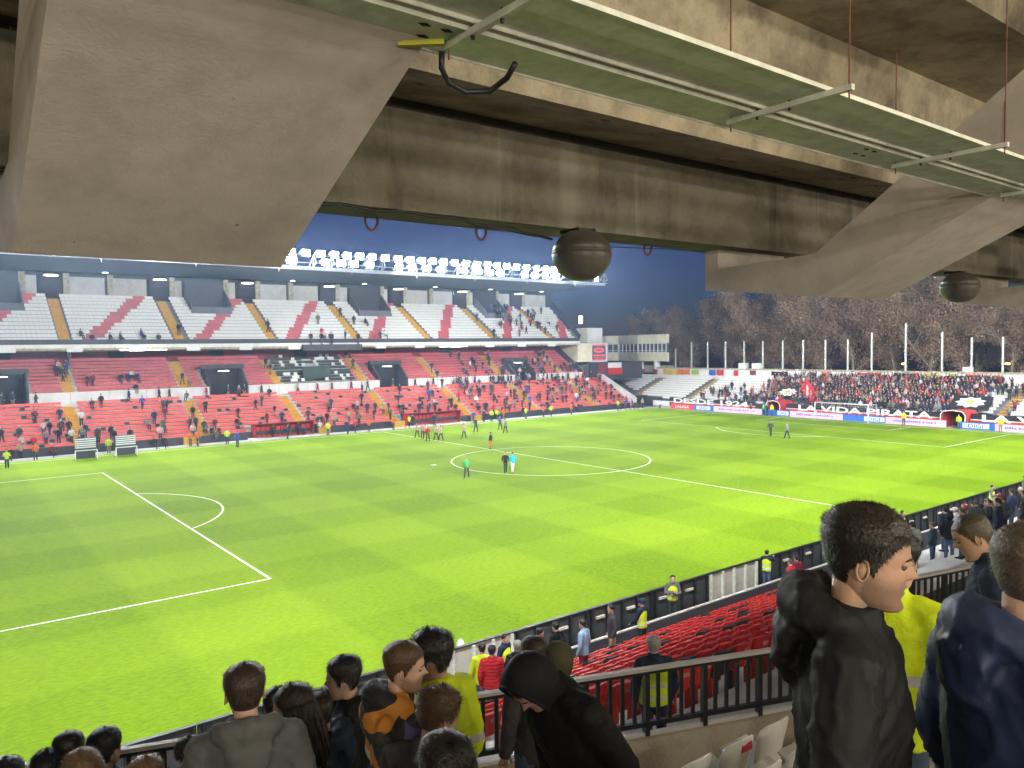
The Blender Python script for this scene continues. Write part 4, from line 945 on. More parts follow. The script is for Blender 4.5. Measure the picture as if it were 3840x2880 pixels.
for i, x in enumerate((-22.5, -6.9, 3.6, 16.0)):
    t = thing('equipment_box', 'amber plastic equipment box on the low white kerb %s' % ('by the portable goals', 'right of the first dugout', 'left of the second dugout', 'beyond the second dugout')[i], 'box', (x, 34.9, 0))
    t['label'] = 'amber plastic equipment box %s' % ('set apart beside orange-bib stewards', 'next to the dugout beside the portable goals', 'between the two dugouts by a hi-vis steward', 'past the dugout behind the striped players')[i]
    MB().box(x-0.75, x+0.75, 34.6, 35.2, 0.0, 0.85).build('body', m_yb, t); MB().box(x-0.78, x+0.78, 34.57, 35.23, 0.85, 0.95).build('lid', m_yb, t)
for x0, x1 in ((-60, -16.1), (-7.6, 4.2), (13.9, 48)): MB().box(x0, x1, 34.5, 34.75, 0, 0.16).build('kerb', m_white_wall, None, kind='structure')
tag(MB().ball((-10.3, 3.89, 0.08), (0.35, 0.12, 0.06), 10, 6).build('bib', cloth('white'), None), 'white bib left lying on the grass near the centre circle', 'bib')

# ------------------------------------------------------------------ people
TMP = bpy.data.scenes.new('workbench')
def remesh(mb, vox, smooth_it=5, mats=None):
    me = mb.mesh('tmp', []); o = bpy.data.objects.new('tmp', me); TMP.collection.objects.link(o)
    r = o.modifiers.new('r', 'REMESH'); r.mode = 'VOXEL'; r.voxel_size = vox; r.use_smooth_shade = True
    if smooth_it:
        s = o.modifiers.new('s', 'SMOOTH'); s.factor = 0.5; s.iterations = smooth_it
    vl = TMP.view_layers[0]; vl.update(); dg = vl.depsgraph
    out = bpy.data.meshes.new_from_object(o.evaluated_get(dg), depsgraph=dg)
    bpy.data.objects.remove(o); bpy.data.meshes.remove(me)
    out.materials.clear()
    for m in (mats or []): out.materials.append(m)
    out.polygons.foreach_set('use_smooth', [True]*len(out.polygons))
    return out
def wrinkle(me, amp, seed, puffer=0):
    n = len(me.vertices)
    if n == 0: return
    co = np.empty(n*3); me.vertices.foreach_get('co', co); co = co.reshape(-1, 3)
    no = np.empty(n*3); me.vertices.foreach_get('normal', no); no = no.reshape(-1, 3)
    s = Vector((seed*3.7, seed*1.3, seed*2.1)); d = np.empty(n)
    for i in range(n):
        x, y, z = co[i]
        p = Vector((x*6+z*3.2, y*6-z*2.0, z*5.5))+s
        q = Vector((x*15+z*9, y*15-z*4, z*13+x*5))+s
        a = noise.noise(p); c = noise.noise(q)
        d[i] = (1-abs(a)*2.6)**3*0.8+(1-abs(c)*2.4)**3*0.5-0.45 if abs(a) < .38 and abs(c) < .41 else ((max(0, 1-abs(a)*2.6))**3*0.8+(max(0, 1-abs(c)*2.4))**3*0.5-0.45)
        if puffer: d[i] = d[i]*0.35+puffer*(abs(math.sin(z*math.pi/0.075+a*0.6))**0.5*1.6-0.8)
    co += no*(d*amp)[:, None]
    me.vertices.foreach_set('co', co.ravel()); me.update()

HZ = np.array([-.118,-.113,-.108,-.09,-.07,-.045,-.02,.005,.03,.055,.08,.1,.112,.118])
HF = np.array([.070,.082,.087,.088,.087,.089,.090,.089,.094,.092,.078,.054,.028,.004])
HB = np.array([.030,.005,-.012,-.034,-.052,-.068,-.082,-.092,-.098,-.1,-.092,-.072,-.046,-.012])
HWd = np.array([.018,.030,.040,.0525,.060,.067,.071,.074,.077,.078,.072,.056,.036,.008])
def g_(a, s): return math.exp(-(a/s)**2)
def head_point(z, a, nose=1.0):      # a = azimuth from +y (front) towards +x
    f = np.interp(z, HZ, HF); bk = np.interp(z, HZ, HB); hw = np.interp(z, HZ, HWd)
    yc = (f+bk)/2; hd = (f-bk)/2
    ca, sa = math.cos(a), math.sin(a)
    k = (abs(ca)**2.3+abs(sa)**2.3)**(-1/2.3)
    x = hw*sa*k; y = yc+hd*ca*k
    if ca > 0:
        fr = ca**0.5
        nz = 0
        if -.036 < z < .03:
            t = min(1, max(0, (.03-z)/.05)); nz = t**1.15
            if z < -.021: nz *= max(0, 1-(-.021-z)/.013)
        y += fr*(nose*.031*nz*g_(x, .0105+.004*(z < -.008)) + .0065*g_(x, .020)*(g_(z+.050, .0065)+.9*g_(z+.0655, .006)) - .004*g_(x, .022)*g_(z+.058, .003)
                 - .011*(g_(x-.031, .014)+g_(x+.031, .014))*g_(z-.010, .011) + .0045*(g_(x-.028, .018)+g_(x+.028, .018))*g_(z-.030, .007)
                 + .004*(g_(x-.045, .016)+g_(x+.045, .016))*g_(z+.02, .016) + .006*g_(x, .022)*g_(z+.103, .012) - .004*g_(x, .03)*g_(z+.082, .008))
    return Vector((x, y, z))
HL_A = [0, 40, 62, 74, 84, 100, 115, 130, 155, 180]
HL_Z = [.074, .070, .045, .012, -.022, .012, -.008, -.045, -.070, -.078]
def hairline(a):
    return float(np.interp(abs(math.degrees(a)), HL_A, HL_Z))
def wrap(a): return (a+math.pi) % (2*math.pi)-math.pi
def build_head(mb, nu, nv, skin_k=0, eye_k=1):
    zs = [-.118+.236*(0.5-0.5*math.cos(math.pi*(0.06+0.94*i/(nv-1)))) for i in range(nv)]
    o = []
    for z in zs:
        for j in range(nu): o.append(head_point(z, wrap(2*math.pi*j/nu)))
    fs = [(i*nu+(j+1) % nu, i*nu+j, (i+1)*nu+j, (i+1)*nu+(j+1) % nu) for i in range(nv-1) for j in range(nu)]
    fs += [tuple(range(nu)), tuple(range((nv-1)*nu, nv*nu))[::-1]]
    mb.add(o, fs, skin_k)
    if nu >= 20:
        for s in (-1, 1):        # ears
            c = Vector((s*.0745, -.010, -.008)); pts = []
            for t in range(11):
                a = -0.6+t*(2*math.pi-0.9)/10
                pts.append(c+Vector((s*(.008+.003*math.sin(a)), .0135*math.cos(a)*-1-.004, .026*math.sin(a)*(-1)+.002)))
            mb.tube(pts, [.0036]*11, 6, skin_k)
            mb.ball(c+Vector((s*.003, -.003, 0)), (.0055, .0125, .023), 8, 6, skin_k)
            mb.ball((s*.031, .0755, .0095), .0125, 10, 8, eye_k)
            mb.ball((s*.031, .0785, .0155), (.0165, .011, .0075), 8, 6, skin_k)     # upper lid
    else:
        for s in (-1, 1): mb.ball((s*.078, -.010, -.006), (.008, .016, .028), 6, 5, skin_k)
def build_hair(top, side, nu, nv, seed, strands, length, fwd=0.0, messy=1.0, nape=0.0, brow=True, back_long=0):
    rs = random.Random(seed); mb = MB(); zs = [-.10+.218*i/(nv-1)*1.0 for i in range(nv)]
    vs = []; ok = []
    for z in zs:
        for j in range(nu):
            a = wrap(2*math.pi*j/nu); hz = hairline(a)-(nape if abs(a) > 2 else 0); zz = min(z, .1179)
            p = head_point(zz, a, 0); c = Vector((0, -.005, .02)); n = (p-c).normalized()
            u = min(1, max(0, (z-hz)/.045)); wt = min(1, max(0, (z-.02)/.07))
            th = (side*(1-wt)+top*wt)*(0.15+0.85*u)
            th *= 1+messy*0.22*noise.noise(Vector((p.x*26, p.y*26, p.z*26+seed)))
            vs.append(p+n*(th+.0015)+Vector((0, fwd*wt*max(0, math.cos(a))*top, 0))); ok.append(z >= hz-.004)
    vs.append(Vector((0, -.004, .118+top))); T = len(vs)-1
    fs = [(i*nu+(j+1) % nu, i*nu+j, (i+1)*nu+j, (i+1)*nu+(j+1) % nu) for i in range(nv-1) for j in range(nu) if all(ok[q] for q in (i*nu+j, i*nu+(j+1) % nu, (i+1)*nu+j, (i+1)*nu+(j+1) % nu))]
    fs += [((nv-1)*nu+(j+1) % nu, (nv-1)*nu+j, T) for j in range(nu)]
    mb.add(vs, fs, 0); base = list(fs)
    c = Vector((0, -.01, .01))
    for _ in range(strands):
        f = rs.choice(base); w1, w2 = rs.random(), rs.random()
        p = (vs[f[0]]*(1-w1)+vs[f[1]]*w1)*(1-w2)+vs[f[-1]]*w2
        n = (p-c).normalized()
        down = Vector((rs.gauss(0, .35), rs.gauss(0, .35)+fwd*0.8, -0.75-0.3*(p.z < .03)))
        d = (n*rs.uniform(.05, .55)*(0.25+0.6*messy)+down*(0.6 if p.z < .085 else 0.15)+Vector((0, -0.55+fwd, 0.05))*(0.8 if p.z > .05 else 0.2)+Vector((rs.gauss(0, .3), rs.gauss(0, .3)+fwd, rs.gauss(0, .2)))*messy*0.6).normalized()
        L = length*rs.uniform(.5, 1.2)*(0.5 if p.z < .0 else 1); sd = d.cross(n); sd = sd.normalized()*.0011 if sd.length > 1e-4 else Vector((.0011, 0, 0))
        q = p-n*.003
        mb.add([q-sd, q+sd, q+d*L+Vector((0, 0, -.2*L))], [(0, 1, 2)], 0)
    if brow:
        for s in (-1, 1):
            pts = [head_point(z, s*a)+Vector((0, .0015, 0)) for a, z in ((.16, .024), (.30, .0285), (.46, .029), (.60, .024))]
            mb.tube(pts, [.0028, .0036, .0032, .0016], 5, 0)
    if back_long:
        for _ in range(int(strands*0.25)+40):
            a = rs.choice((-1, 1))*rs.uniform(1.35, math.pi); p = head_point(rs.uniform(-.05, .07), a, 0); n = Vector((p.x, p.y, 0)).normalized()
            pts = [p+n*.006]; q = p.copy()
            for k_ in range(5): q = q+Vector((n.x*.006+rs.gauss(0, .005), n.y*.008+rs.gauss(0, .005), -back_long/5)); pts.append(q+n*.012)
            mb.tube(pts, [.011, .013, .013, .011, .008, .003], 5, 0)
    return mb
def skin_mat(name, c, beard=None):
    m = mat(name, c, 0.5, 0.08, 18, 0.12, 160, spec=0.35)
    m.node_tree.nodes['Principled BSDF'].inputs['Subsurface Weight'].default_value = 0.0
    return m
SK = [skin_mat('skin_fair', (0.53, 0.335, 0.25)), skin_mat('skin_tan', (0.45, 0.275, 0.19)), skin_mat('skin_deep', (0.26, 0.135, 0.085))]
def hairm(n, c): return mat('hair_'+n, c, 0.42, 0.3, 60, 0.3, 120, spec=0.5)
HR = {'black': hairm('black', (0.006, 0.0055, 0.005)), 'dark': hairm('dark_brown', (0.011, 0.008, 0.006)), 'brown': hairm('brown', (0.030, 0.019, 0.012)), 'ginger': hairm('ginger_brown', (0.075, 0.042, 0.020)), 'blond': hairm('dark_blond', (0.17, 0.105, 0.05)), 'grey': hairm('grey', (0.36, 0.345, 0.32)), 'greybrown': hairm('grey_brown', (0.09, 0.07, 0.055)), 'buzz': hairm('cropped', (0.055, 0.042, 0.028))}
m_eye = mat('eye', (0.10, 0.085, 0.075), 0.2, 0.3, 60)
m_beard = {}
def fab(n, c, rough=0.8, bump=0.12, bs=320, var=0.14, sheen=0.0, spec=0.3): return mat('fabric_'+n, c, rough, var, 9, bump, bs, spec=spec, sheen=sheen)
FB = {'black': fab('black', (0.007, 0.007, 0.0075), 0.7, spec=0.2), 'blackshell': fab('black_shell', (0.010, 0.0105, 0.0115), 0.66, 0.12, 300, spec=0.25), 'charcoal': fab('charcoal', (0.045, 0.046, 0.048)), 'grey': fab('grey', (0.11, 0.115, 0.115)), 'navy': fab('navy', (0.016, 0.026, 0.055)), 'navyshell': fab('navy_shell', (0.020, 0.034, 0.09), 0.55, 0.10, 300, spec=0.4), 'yoke': fab('grey_olive_yoke', (0.10, 0.105, 0.07)), 'olive': fab('olive', (0.07, 0.07, 0.035)), 'red': fab('red', (0.50, 0.022, 0.03)), 'maroon': fab('maroon', (0.16, 0.012, 0.025)), 'white': fab('white', (0.7, 0.7, 0.68)), 'beige': fab('beige', (0.42, 0.32, 0.2)), 'denim': fab('denim', (0.06, 0.09, 0.15)), 'teal': fab('teal', (0.02, 0.05, 0.055)), 'sage': fab('sage', (0.25, 0.27, 0.2)), 'blue': fab('blue', (0.03, 0.07, 0.33)), 'cyan': fab('cyan', (0.02, 0.42, 0.55)), 'green': fab('green', (0.12, 0.55, 0.15)), 'orange': fab('orange', (0.75, 0.13, 0.02)), 'lightblue': fab('light_blue', (0.3, 0.45, 0.65)), 'hivis': fab('hi_vis_yellow', (0.62, 0.80, 0.015), 0.7, 0.2, 90, 0.06), 'silver': fab('reflective_silver', (0.55, 0.56, 0.55), 0.35, 0.1), 'pink': fab('pale_pink', (0.6, 0.42, 0.4))}
def add_creases(m, scale=4.5, dist=0.014):
    n_, N_, L_, B_ = nodes(m); tc = N_.new('ShaderNodeTexCoord'); mp = N_.new('ShaderNodeMapping'); mp.inputs['Scale'].default_value = (1.0, 1.0, 0.62); mp.inputs['Rotation'].default_value = (0.5, 0.35, 0)
    L_.new(tc.outputs['Object'], mp.inputs[0]); nz = N_.new('ShaderNodeTexNoise'); nz.noise_type = 'RIDGED_MULTIFRACTAL'; nz.inputs['Scale'].default_value = scale; nz.inputs['Detail'].default_value = 3.5; nz.inputs['Distortion'].default_value = 0.7
    L_.new(mp.outputs[0], nz.inputs['Vector']); b2 = N_.new('ShaderNodeBump'); b2.inputs['Strength'].default_value = 0.75; b2.inputs['Distance'].default_value = dist; L_.new(nz.outputs[0], b2.inputs['Height'])
    if B_.inputs['Normal'].links: L_.new(B_.inputs['Normal'].links[0].from_socket, b2.inputs['Normal'])
    L_.new(b2.outputs[0], B_.inputs['Normal'])
for k_, m_ in FB.items():
    if k_ not in ('silver',): add_creases(m_)
m_shoe = fab('shoe_dark', (0.02, 0.02, 0.02))
m_stripe = bpy.data.materials.new('red_white_stripes'); m_stripe.use_nodes = True
n_, N_, L_, B_ = nodes(m_stripe); tcn = N_.new('ShaderNodeTexCoord'); wvn = N_.new('ShaderNodeTexWave'); wvn.inputs['Scale'].default_value = 3.2; wvn.inputs['Distortion'].default_value = 0.4
L_.new(tcn.outputs['Object'], wvn.inputs['Vector']); rpn = N_.new('ShaderNodeValToRGB'); rpn.color_ramp.interpolation = 'CONSTANT'; rpn.color_ramp.elements[0].color = (0.5, 0.02, 0.03, 1); rpn.color_ramp.elements[1].color = (0.7, 0.68, 0.66, 1); rpn.color_ramp.elements[1].position = 0.5
L_.new(wvn.outputs[0], rpn.inputs[0]); L_.new(rpn.outputs[0], B_.inputs['Base Color'])
m_camo = bpy.data.materials.new('black_orange_pattern'); m_camo.use_nodes = True       # printed jacket panel
n_, N_, L_, B_ = nodes(m_camo); tcn = N_.new('ShaderNodeTexCoord'); vo = N_.new('ShaderNodeTexVoronoi'); vo.inputs['Scale'].default_value = 9; vo.feature = 'F1'
wn = N_.new('ShaderNodeTexNoise'); wn.inputs['Scale'].default_value = 5; L_.new(tcn.outputs['Object'], wn.inputs['Vector']); ad = N_.new('ShaderNodeVectorMath'); ad.operation = 'ADD'; L_.new(tcn.outputs['Object'], ad.inputs[0]); sc_ = N_.new('ShaderNodeVectorMath'); sc_.operation = 'SCALE'; sc_.inputs[3].default_value = 0.16; L_.new(wn.outputs['Color'], sc_.inputs[0]); L_.new(sc_.outputs[0], ad.inputs[1])
L_.new(ad.outputs[0], vo.inputs['Vector']); sp_ = N_.new('ShaderNodeSeparateColor'); L_.new(vo.outputs['Color'], sp_.inputs[0]); rpn = N_.new('ShaderNodeValToRGB'); rpn.color_ramp.interpolation = 'CONSTANT'; el = rpn.color_ramp.elements
el[0].color = (0.012, 0.012, 0.013, 1); el[1].color = (0.55, 0.22, 0.03, 1); el[1].position = 0.78
for ps, cc in ((0.42, (0.045, 0.045, 0.042, 1)), (0.66, (0.012, 0.012, 0.014, 1)), (0.90, (0.55, 0.52, 0.46, 1)), (0.96, (0.06, 0.04, 0.16, 1))): q = el.new(ps); q.color = cc
L_.new(sp_.outputs[0], rpn.inputs[0]); L_.new(rpn.outputs[0], B_.inputs['Base Color']); B_.inputs['Roughness'].default_value = 0.7

ARMS = {'down': ((.25, -.03, 1.12), (.235, .07, .88)), 'pocket': ((.275, -.06, 1.12), (.165, .13, .97)), 'folded': ((.265, .06, 1.13), (.0, .205, 1.17)), 'raised': ((.25, .26, 1.30), (.16, .52, 1.38)), 'phone': ((.27, .10, 1.12), (.07, .27, 1.36)), 'walk_f': ((.25, .08, 1.13), (.22, .27, .99)), 'walk_b': ((.25, -.14, 1.15), (.24, -.12, .90))}
pid = [0]
def person(label, x, y, z, H, face, top='black', legs='denim', hair='dark', skin=0, lod=1, arms=('down', 'down'), lean=0, head=(0, 0, 0), hood=None, vest=None, style=None, bulk=1.0, puffer=0, walk=0, group=None, collar=None, beard=False, hat=None, seed=None, amp=None, wide=1.0, backpack=False, yoke=False, bands=False):
    pid[0] += 1; seed = seed or pid[0]
    s = H/1.75
    root = thing('person', label, 'person', (x, y, z), group); root.rotation_euler.z = -R(face); root.scale = (s, s, s)
    vox = {2: .0125, 1: .024, 3: .0095}[lod]; n = 14 if lod > 1 else 9
    Lm = Matrix.Translation((0, 0, .95)) @ Matrix.Rotation(-R(lean), 4, 'X') @ Matrix.Translation((0, 0, -.95))
    Hm = Lm @ Matrix.Translation((0, .0, 1.47)) @ (Matrix.Rotation(-R(head[0]), 4, 'Z') @ Matrix.Rotation(-R(head[1]), 4, 'X') @ Matrix.Rotation(R(head[2]), 4, 'Y')) @ Matrix.Translation((0, 0, -1.47)) @ Matrix.Translation((0, .025, 1.632))
    def T(p): return Lm @ Vector(p)
    W = wide
    # trousers
    tr = MB(); wk = walk*0.28
    tr.tube([(0, 0, .80), (0, 0, .90), (0, 0, 1.02)], [(.15, .10), (.17*W, .115), (.155*W, .105)], n, side=(1, 0, 0))
    for sd in (-1, 1):
        st = wk*sd
        tr.tube([(sd*.085, 0, .90), (sd*.095, st*0.45, .52), (sd*.10, st-(.10 if st < 0 else 0), .10)], [.095, .068, .058], n)
    tm = remesh(tr, vox*1.3, 4, [FB[legs]])
    if lod > 1: wrinkle(tm, .006, seed+50)
    link('trousers', tm, root, (0,0,0))
    sh = MB()
    for sd in (-1, 1):
        st = wk*sd; yy = st-(.10 if st < 0 else 0)
        sh.tube([(sd*.10, yy-.07, .05), (sd*.10, yy+.02, .055), (sd*.105, yy+.12, .035), (sd*.105, yy+.19, .028)], [(.035, .045), (.042, .05), (.045, .034), (.03, .022)], 8, side=(1, 0, 0))
    link('shoes', sh.mesh('shoes', m_shoe, True), root, (0,0,0))
    # jacket
    b_ = bulk; jk = MB()
    jk.tube([T((0, 0, .84)), T((0, 0, .95)), T((0, .005, 1.10)), T((0, .008, 1.27)), T((0, 0, 1.40)), T((0, -.008, 1.475)), T((0, .0, 1.53))], [(.175*b_*W, .13*b_), (.172*b_*W, .128*b_), (.165*b_*W, .122*b_), (.188*b_*W, .130*b_), (.178*W*b_, .112*b_), (.105*b_, .085*b_), (.07*b_, .072*b_)], n+4, side=(1, 0, 0))
    hands = []
    for sd, pose in zip((-1, 1), arms):
        e_, w_ = ARMS[pose]; e_ = (sd*e_[0]*W*(.6+.4*b_), e_[1], e_[2]); w_ = (sd*w_[0]*W if pose != 'folded' else -sd*.02, w_[1]+(.03*(sd > 0) if pose == 'folded' else 0), w_[2]+(.04*sd if pose == 'folded' else 0))
        shd = (sd*.178*W, -.005, 1.425)
        jk.tube([T((sd*.10, 0, 1.445)), T(shd), T(tuple((np.array(shd)*.5+np.array(e_)*.5)+np.array((sd*.008, 0, 0)))), T(e_), T(tuple(np.array(e_)*.5+np.array(w_)*.5)), T(w_)], [.06*b_, .075*b_, .068*b_, .060*b_, .054*b_, .046*b_], n)
        hands.append((T(e_), T(w_)))
    if collar or hood == 'up':
        jk.tube([T((0, .005, 1.44)), T((0, .012, 1.52)), T((0, .016, 1.545))], [(.09, .09), (.078, .082), (.072, .078)], n, side=(1, 0, 0))
    if hood == 'down':
        pts = []; rd = []
        for k in range(13):
            a = R(-35+250*k/12)-R(0)
            pts.append(T((.115*math.cos(a-R(0)+math.pi*0)*-1 if False else .118*math.cos(R(-30)+R(240)*k/12+math.pi), -.022+.098*math.sin(R(-30)+R(240)*k/12+math.pi), 1.482+.036*math.sin(math.pi*k/12))))
            rd.append(.030+.034*math.sin(math.pi*k/12))
        jk.tube(pts, rd, 10)
        jk.tube([T((0, -.10, 1.50)), T((0, -.15, 1.44)), T((0, -.155, 1.36)), T((0, -.12, 1.29))], [(.10, .045), (.112, .042), (.085, .034), (.04, .02)], 12, side=(1, 0, 0))
    jm = remesh(jk, vox, 5 if lod > 1 else 3, [FB[top] if isinstance(top, str) else top])
    if lod > 1: wrinkle(jm, amp or .009, seed, puffer)
    elif puffer: wrinkle(jm, .008, seed, puffer)
    if bands:
        jm.materials.append(FB['silver'])
        for p in jm.polygons:
            if .965 < p.center.z < 1.015 or 1.13 < p.center.z < 1.18: p.material_index = 1
    if yoke:
        jm.materials.append(FB['yoke'])
        for p in jm.polygons:
            if 1.33 < p.center.z < 1.425+0.25*abs(p.center.x) and abs(p.center.x) < .24 and p.center.y > -.13: p.material_index = 1
    jo = link('jacket', jm, root, (0,0,0))
    if hood == 'up':
        hb = MB(); nu, nv = 26, 18; rings = []
        for i in range(nv):
            th = R(8)+R(128)*i/(nv-1)      # polar angle from the front opening axis... shell opens to +y
            for j in range(nu):
                a = 2*math.pi*j/nu; th2 = R(62)+(math.pi-R(62))*i/(nv-1)
                r_ = Vector((math.sin(th2)*math.cos(a)*.118, .005+math.cos(th2)*.150, .012+math.sin(th2)*math.sin(a)*(.152 if math.sin(a) > 0 else .175)))
                r_ += r_.normalized()*.006*noise.noise(r_*16+Vector((seed, 0, 0)))
                rings.append(r_)
        fs = [(i*nu+j, i*nu+(j+1) % nu, (i+1)*nu+(j+1) % nu, (i+1)*nu+j) for i in range(nv-1) for j in range(nu)]
        hb.add([Hm @ v for v in rings], fs); hb.add([Hm @ (v*0.955) for v in rings], [f[::-1] for f in fs])
        hb.add([Hm @ v for v in rings[:nu]]+[Hm @ (v*0.955) for v in rings[:nu]], [(j, nu+j, nu+(j+1) % nu, (j+1) % nu) for j in range(nu)])
        rim = [Hm @ (rings[j]*.985) for j in range(nu)]; hb.tube(rim+[rim[0]], .0095, 6, cap=False)
        link('hood', hb.mesh('hood', FB[top] if isinstance(top, str) else top, True), jo, (0,0,0))
    if vest:
        vb = MB(); e_ = 1.10*b_
        vb.tube([T((0, 0, .88)), T((0, 0, .95)), T((0, .005, 1.10)), T((0, .008, 1.27)), T((0, 0, 1.37)), T((0, -.003, 1.43))], [(.172*e_*W, .128*e_), (.17*e_*W, .127*e_), (.165*e_*W, .122*e_), (.18*e_*W, .130*e_), (.15*W*e_, .115*e_), (.11*e_, .09*e_)], n+4, side=(1, 0, 0))
        vm = remesh(vb, vox, 4, [FB[vest], FB['silver']])
        if lod > 1: wrinkle(vm, .006, seed+9)
        inv = Lm.inverted()
        if vest == 'hivis':
            for p in vm.polygons:
                zz = (inv @ p.center).z
                if .965 < zz < 1.01 or 1.12 < zz < 1.165: p.material_index = 1
        link('vest', vm, jo, (0,0,0))
    if backpack:
        bpk = MB(); bpk.tube([T((0, -.17, 1.0)), T((0, -.21, 1.05)), T((0, -.22, 1.25)), T((0, -.19, 1.38)), T((0, -.16, 1.40))], [(.10, .05), (.15, .08), (.15, .085), (.12, .06), (.06, .03)], 12, side=(1, 0, 0))
        link('backpack', bpk.mesh('backpack', FB['black'], True), root, (0,0,0))
    # body: head, neck, hands in one mesh
    bd = MB(); nu, nv = {1: (18, 14), 2: (44, 40), 3: (64, 60)}[lod]
    hd_ = MB(); build_head(hd_, nu, nv); hd_.v = [tuple(Hm @ Vector(v)) for v in hd_.v]
    bd.add(hd_.v, hd_.f, 0); bd.m = list(hd_.m)
    hc = Hm @ Vector((0, -.028, -.05))
    bd.tube([T((0, -.005, 1.36)), T((0, -.002, 1.45)), Hm @ Vector((0, -.022, -.105)), hc], [.064, .057, .053, .05], 14, 0)
    bd.tube([T((0, 0, .95)), T((0, 0, 1.2)), T((0, -.005, 1.37))], [.09, .10, .07], 10, 0)
    for (e_, w_), sd in zip(hands, (-1, 1)):
        bd.tube([T((0, 0, 1.36)), T((sd*.15, 0, 1.40)), e_, w_], [.05, .04, .032, .028], 8, 0)
        d = (w_-e_).normalized(); up_ = Vector((0, 1, 0)) if abs(d.y) < .8 else Vector((0, 0, 1)); x_ = d.cross(up_).normalized(); y_ = x_.cross(d)
        bd.tube([w_-d*.04, w_+d*.01, w_+d*.05, w_+d*.09], [(.027, .024), (.030, .018), (.042, .016), (.040, .013)], 8, 0, side=tuple(x_))
        if lod > 1:
            for k, (of, L) in enumerate(((-.032, .062), (-.011, .075), (.011, .072), (.031, .058))):
                q = w_+d*.085+x_*of; bd.tube([q, q+d*L*.5-y_*.008, q+d*L*.85-y_*.028], [.0095, .009, .0075], 6, 0)
            q = w_+d*.03+x_*.036; bd.tube([q, q+x_*.022+d*.022-y_*.01, q+x_*.026+d*.05-y_*.02], [.012, .0105, .009], 6, 0)
    bm_ = MB.mesh(bd, 'body', [SK[skin], m_eye], True)
    if beard:           # stubble: darker hair colour on jaw and upper lip
        key = (skin, hair)
        if key not in m_beard:
            q = SK[skin].copy(); q.name = 'skin_stubble_%d_%s' % key; nt2 = q.node_tree; B2 = nt2.nodes['Principled BSDF']
            at = nt2.nodes.new('ShaderNodeAttribute'); at.attribute_name = 'stubble'; mx = nt2.nodes.new('ShaderNodeMix'); mx.data_type = 'RGBA'
            src = B2.inputs['Base Color'].links[0].from_socket; nt2.links.new(src, mx.inputs[6]); c2 = [c_*1.6+.01 for c_ in (0.06, 0.042, 0.03)]; mx.inputs[7].default_value = (*c2, 1)
            nt2.links.new(at.outputs['Fac'], mx.inputs[0]); nt2.links.new(mx.outputs[2], B2.inputs['Base Color']); m_beard[key] = q
        bm_.materials[0] = m_beard[key]
        att = bm_.attributes.new('stubble', 'FLOAT', 'POINT'); iv = Hm.inverted(); vals = []
        for v in bm_.vertices:
            p = iv @ v.co; t = 0
            if -.13 < p.z < .0 and p.y > -.01:
                low = min(1, max(0, (-.022-p.z+max(0, .045-p.y)*0.5)/.03)); lip = 1-0.85*g_(p.x, .022)*g_(p.z+.058, .012)
                t = low*lip*(1 if p.z > -.128 else 0)*0.55
            vals.append(t)
        att.data.foreach_set('value', vals)
    bo = link('body', bm_, root, (0,0,0))
    # hair or hat
    if hat:
        hm = MB(); rr_ = [(-.0, 1.06), (.03, 1.09), (.06, 1.09), (.09, 1.06), (.112, .98), (.128, .6), (.134, .1)]
        hm.tube([Hm @ Vector((0, -.003, z_)) for z_, _ in rr_], [(.082*q, .106*q) for _, q in rr_], 18, side=tuple((Hm.to_3x3() @ Vector((1, 0, 0)))))
        link('hat', hm.mesh('hat', FB[hat], True), bo, (0,0,0))
    elif hair:
        st = dict(top=.020, side=.008, strands=2600 if lod > 1 else 160, length=.022, fwd=.25, messy=.8)
        if lod == 1: st['length'] = .018
        if style: st.update(style)
        hb = build_hair(st['top'], st['side'], {1: 20, 2: 60, 3: 96}[lod], {1: 14, 2: 46, 3: 76}[lod], seed, st['strands'], st['length'], st['fwd'], st['messy'], st.get('nape', 0), lod > 1, st.get('back_long', 0))
        hb.v = [tuple(Hm @ Vector(v)) for v in hb.v]
        link('hair', hb.mesh('hair', HR[hair], True), bo, (0,0,0))
    return root

VIEW = 37.5           # heading of the photographer's view; +90 = to the right, -90 = to the left
def head_at(label, x, y, tz, face, **k):
    z = fl(y); H = tz-z
    if not 1.45 < H < 2.0: H = min(2.0, max(1.45, H)); z = tz-H
    return person(label, x, y, z, H, face, **k)
# --- foreground spectators in the upper rows
head_at('man in black hooded shell coat with dark quiff in profile beside the railing', -44.655, -53.705, 9.998, VIEW+112, top='blackshell', hair='dark', skin=1, lod=3, hood='down', head=(0, 6, 0), beard=True, bulk=1.1, wide=1.12, style=dict(top=.028, side=.009, strands=9000, length=.016, fwd=.3, messy=.4), amp=.012)
head_at('man in navy shell jacket with blue hood cut off at the edge', -44.45, -53.96, 9.98, VIEW+90, top='navyshell', hair='greybrown', skin=0, lod=2, hood='down', head=(10, 4, 0), bulk=1.24, wide=1.08, style=dict(top=.014, side=.008, strands=4000, length=.016), amp=.012)
head_at('man with cropped head and navy collar looking down past the black coat', -42.45, -53.16, 9.60, VIEW-58, top='navy', hair='buzz', skin=1, lod=2, collar=True, head=(-5, 26, 0), style=dict(top=.004, side=.003, strands=3000, length=.006, messy=.3), bulk=1.05)
head_at('steward in bright yellow hi-vis jacket seen from behind past the black coat', -43.42, -53.17, 9.655, VIEW+40, top='hivis', hair='black', lod=2, collar=True, bulk=1.12, bands=True, head=(20, 14, 0))
head_at('person in long black hooded coat with hood up, head bowed beside the railing', -43.73, -51.90, 9.10, VIEW-128, top='black', hair='dark', skin=0, lod=2, hood='up', lean=26, head=(-8, 26, 0), bulk=1.2, wide=1.1, legs='black', amp=.010)
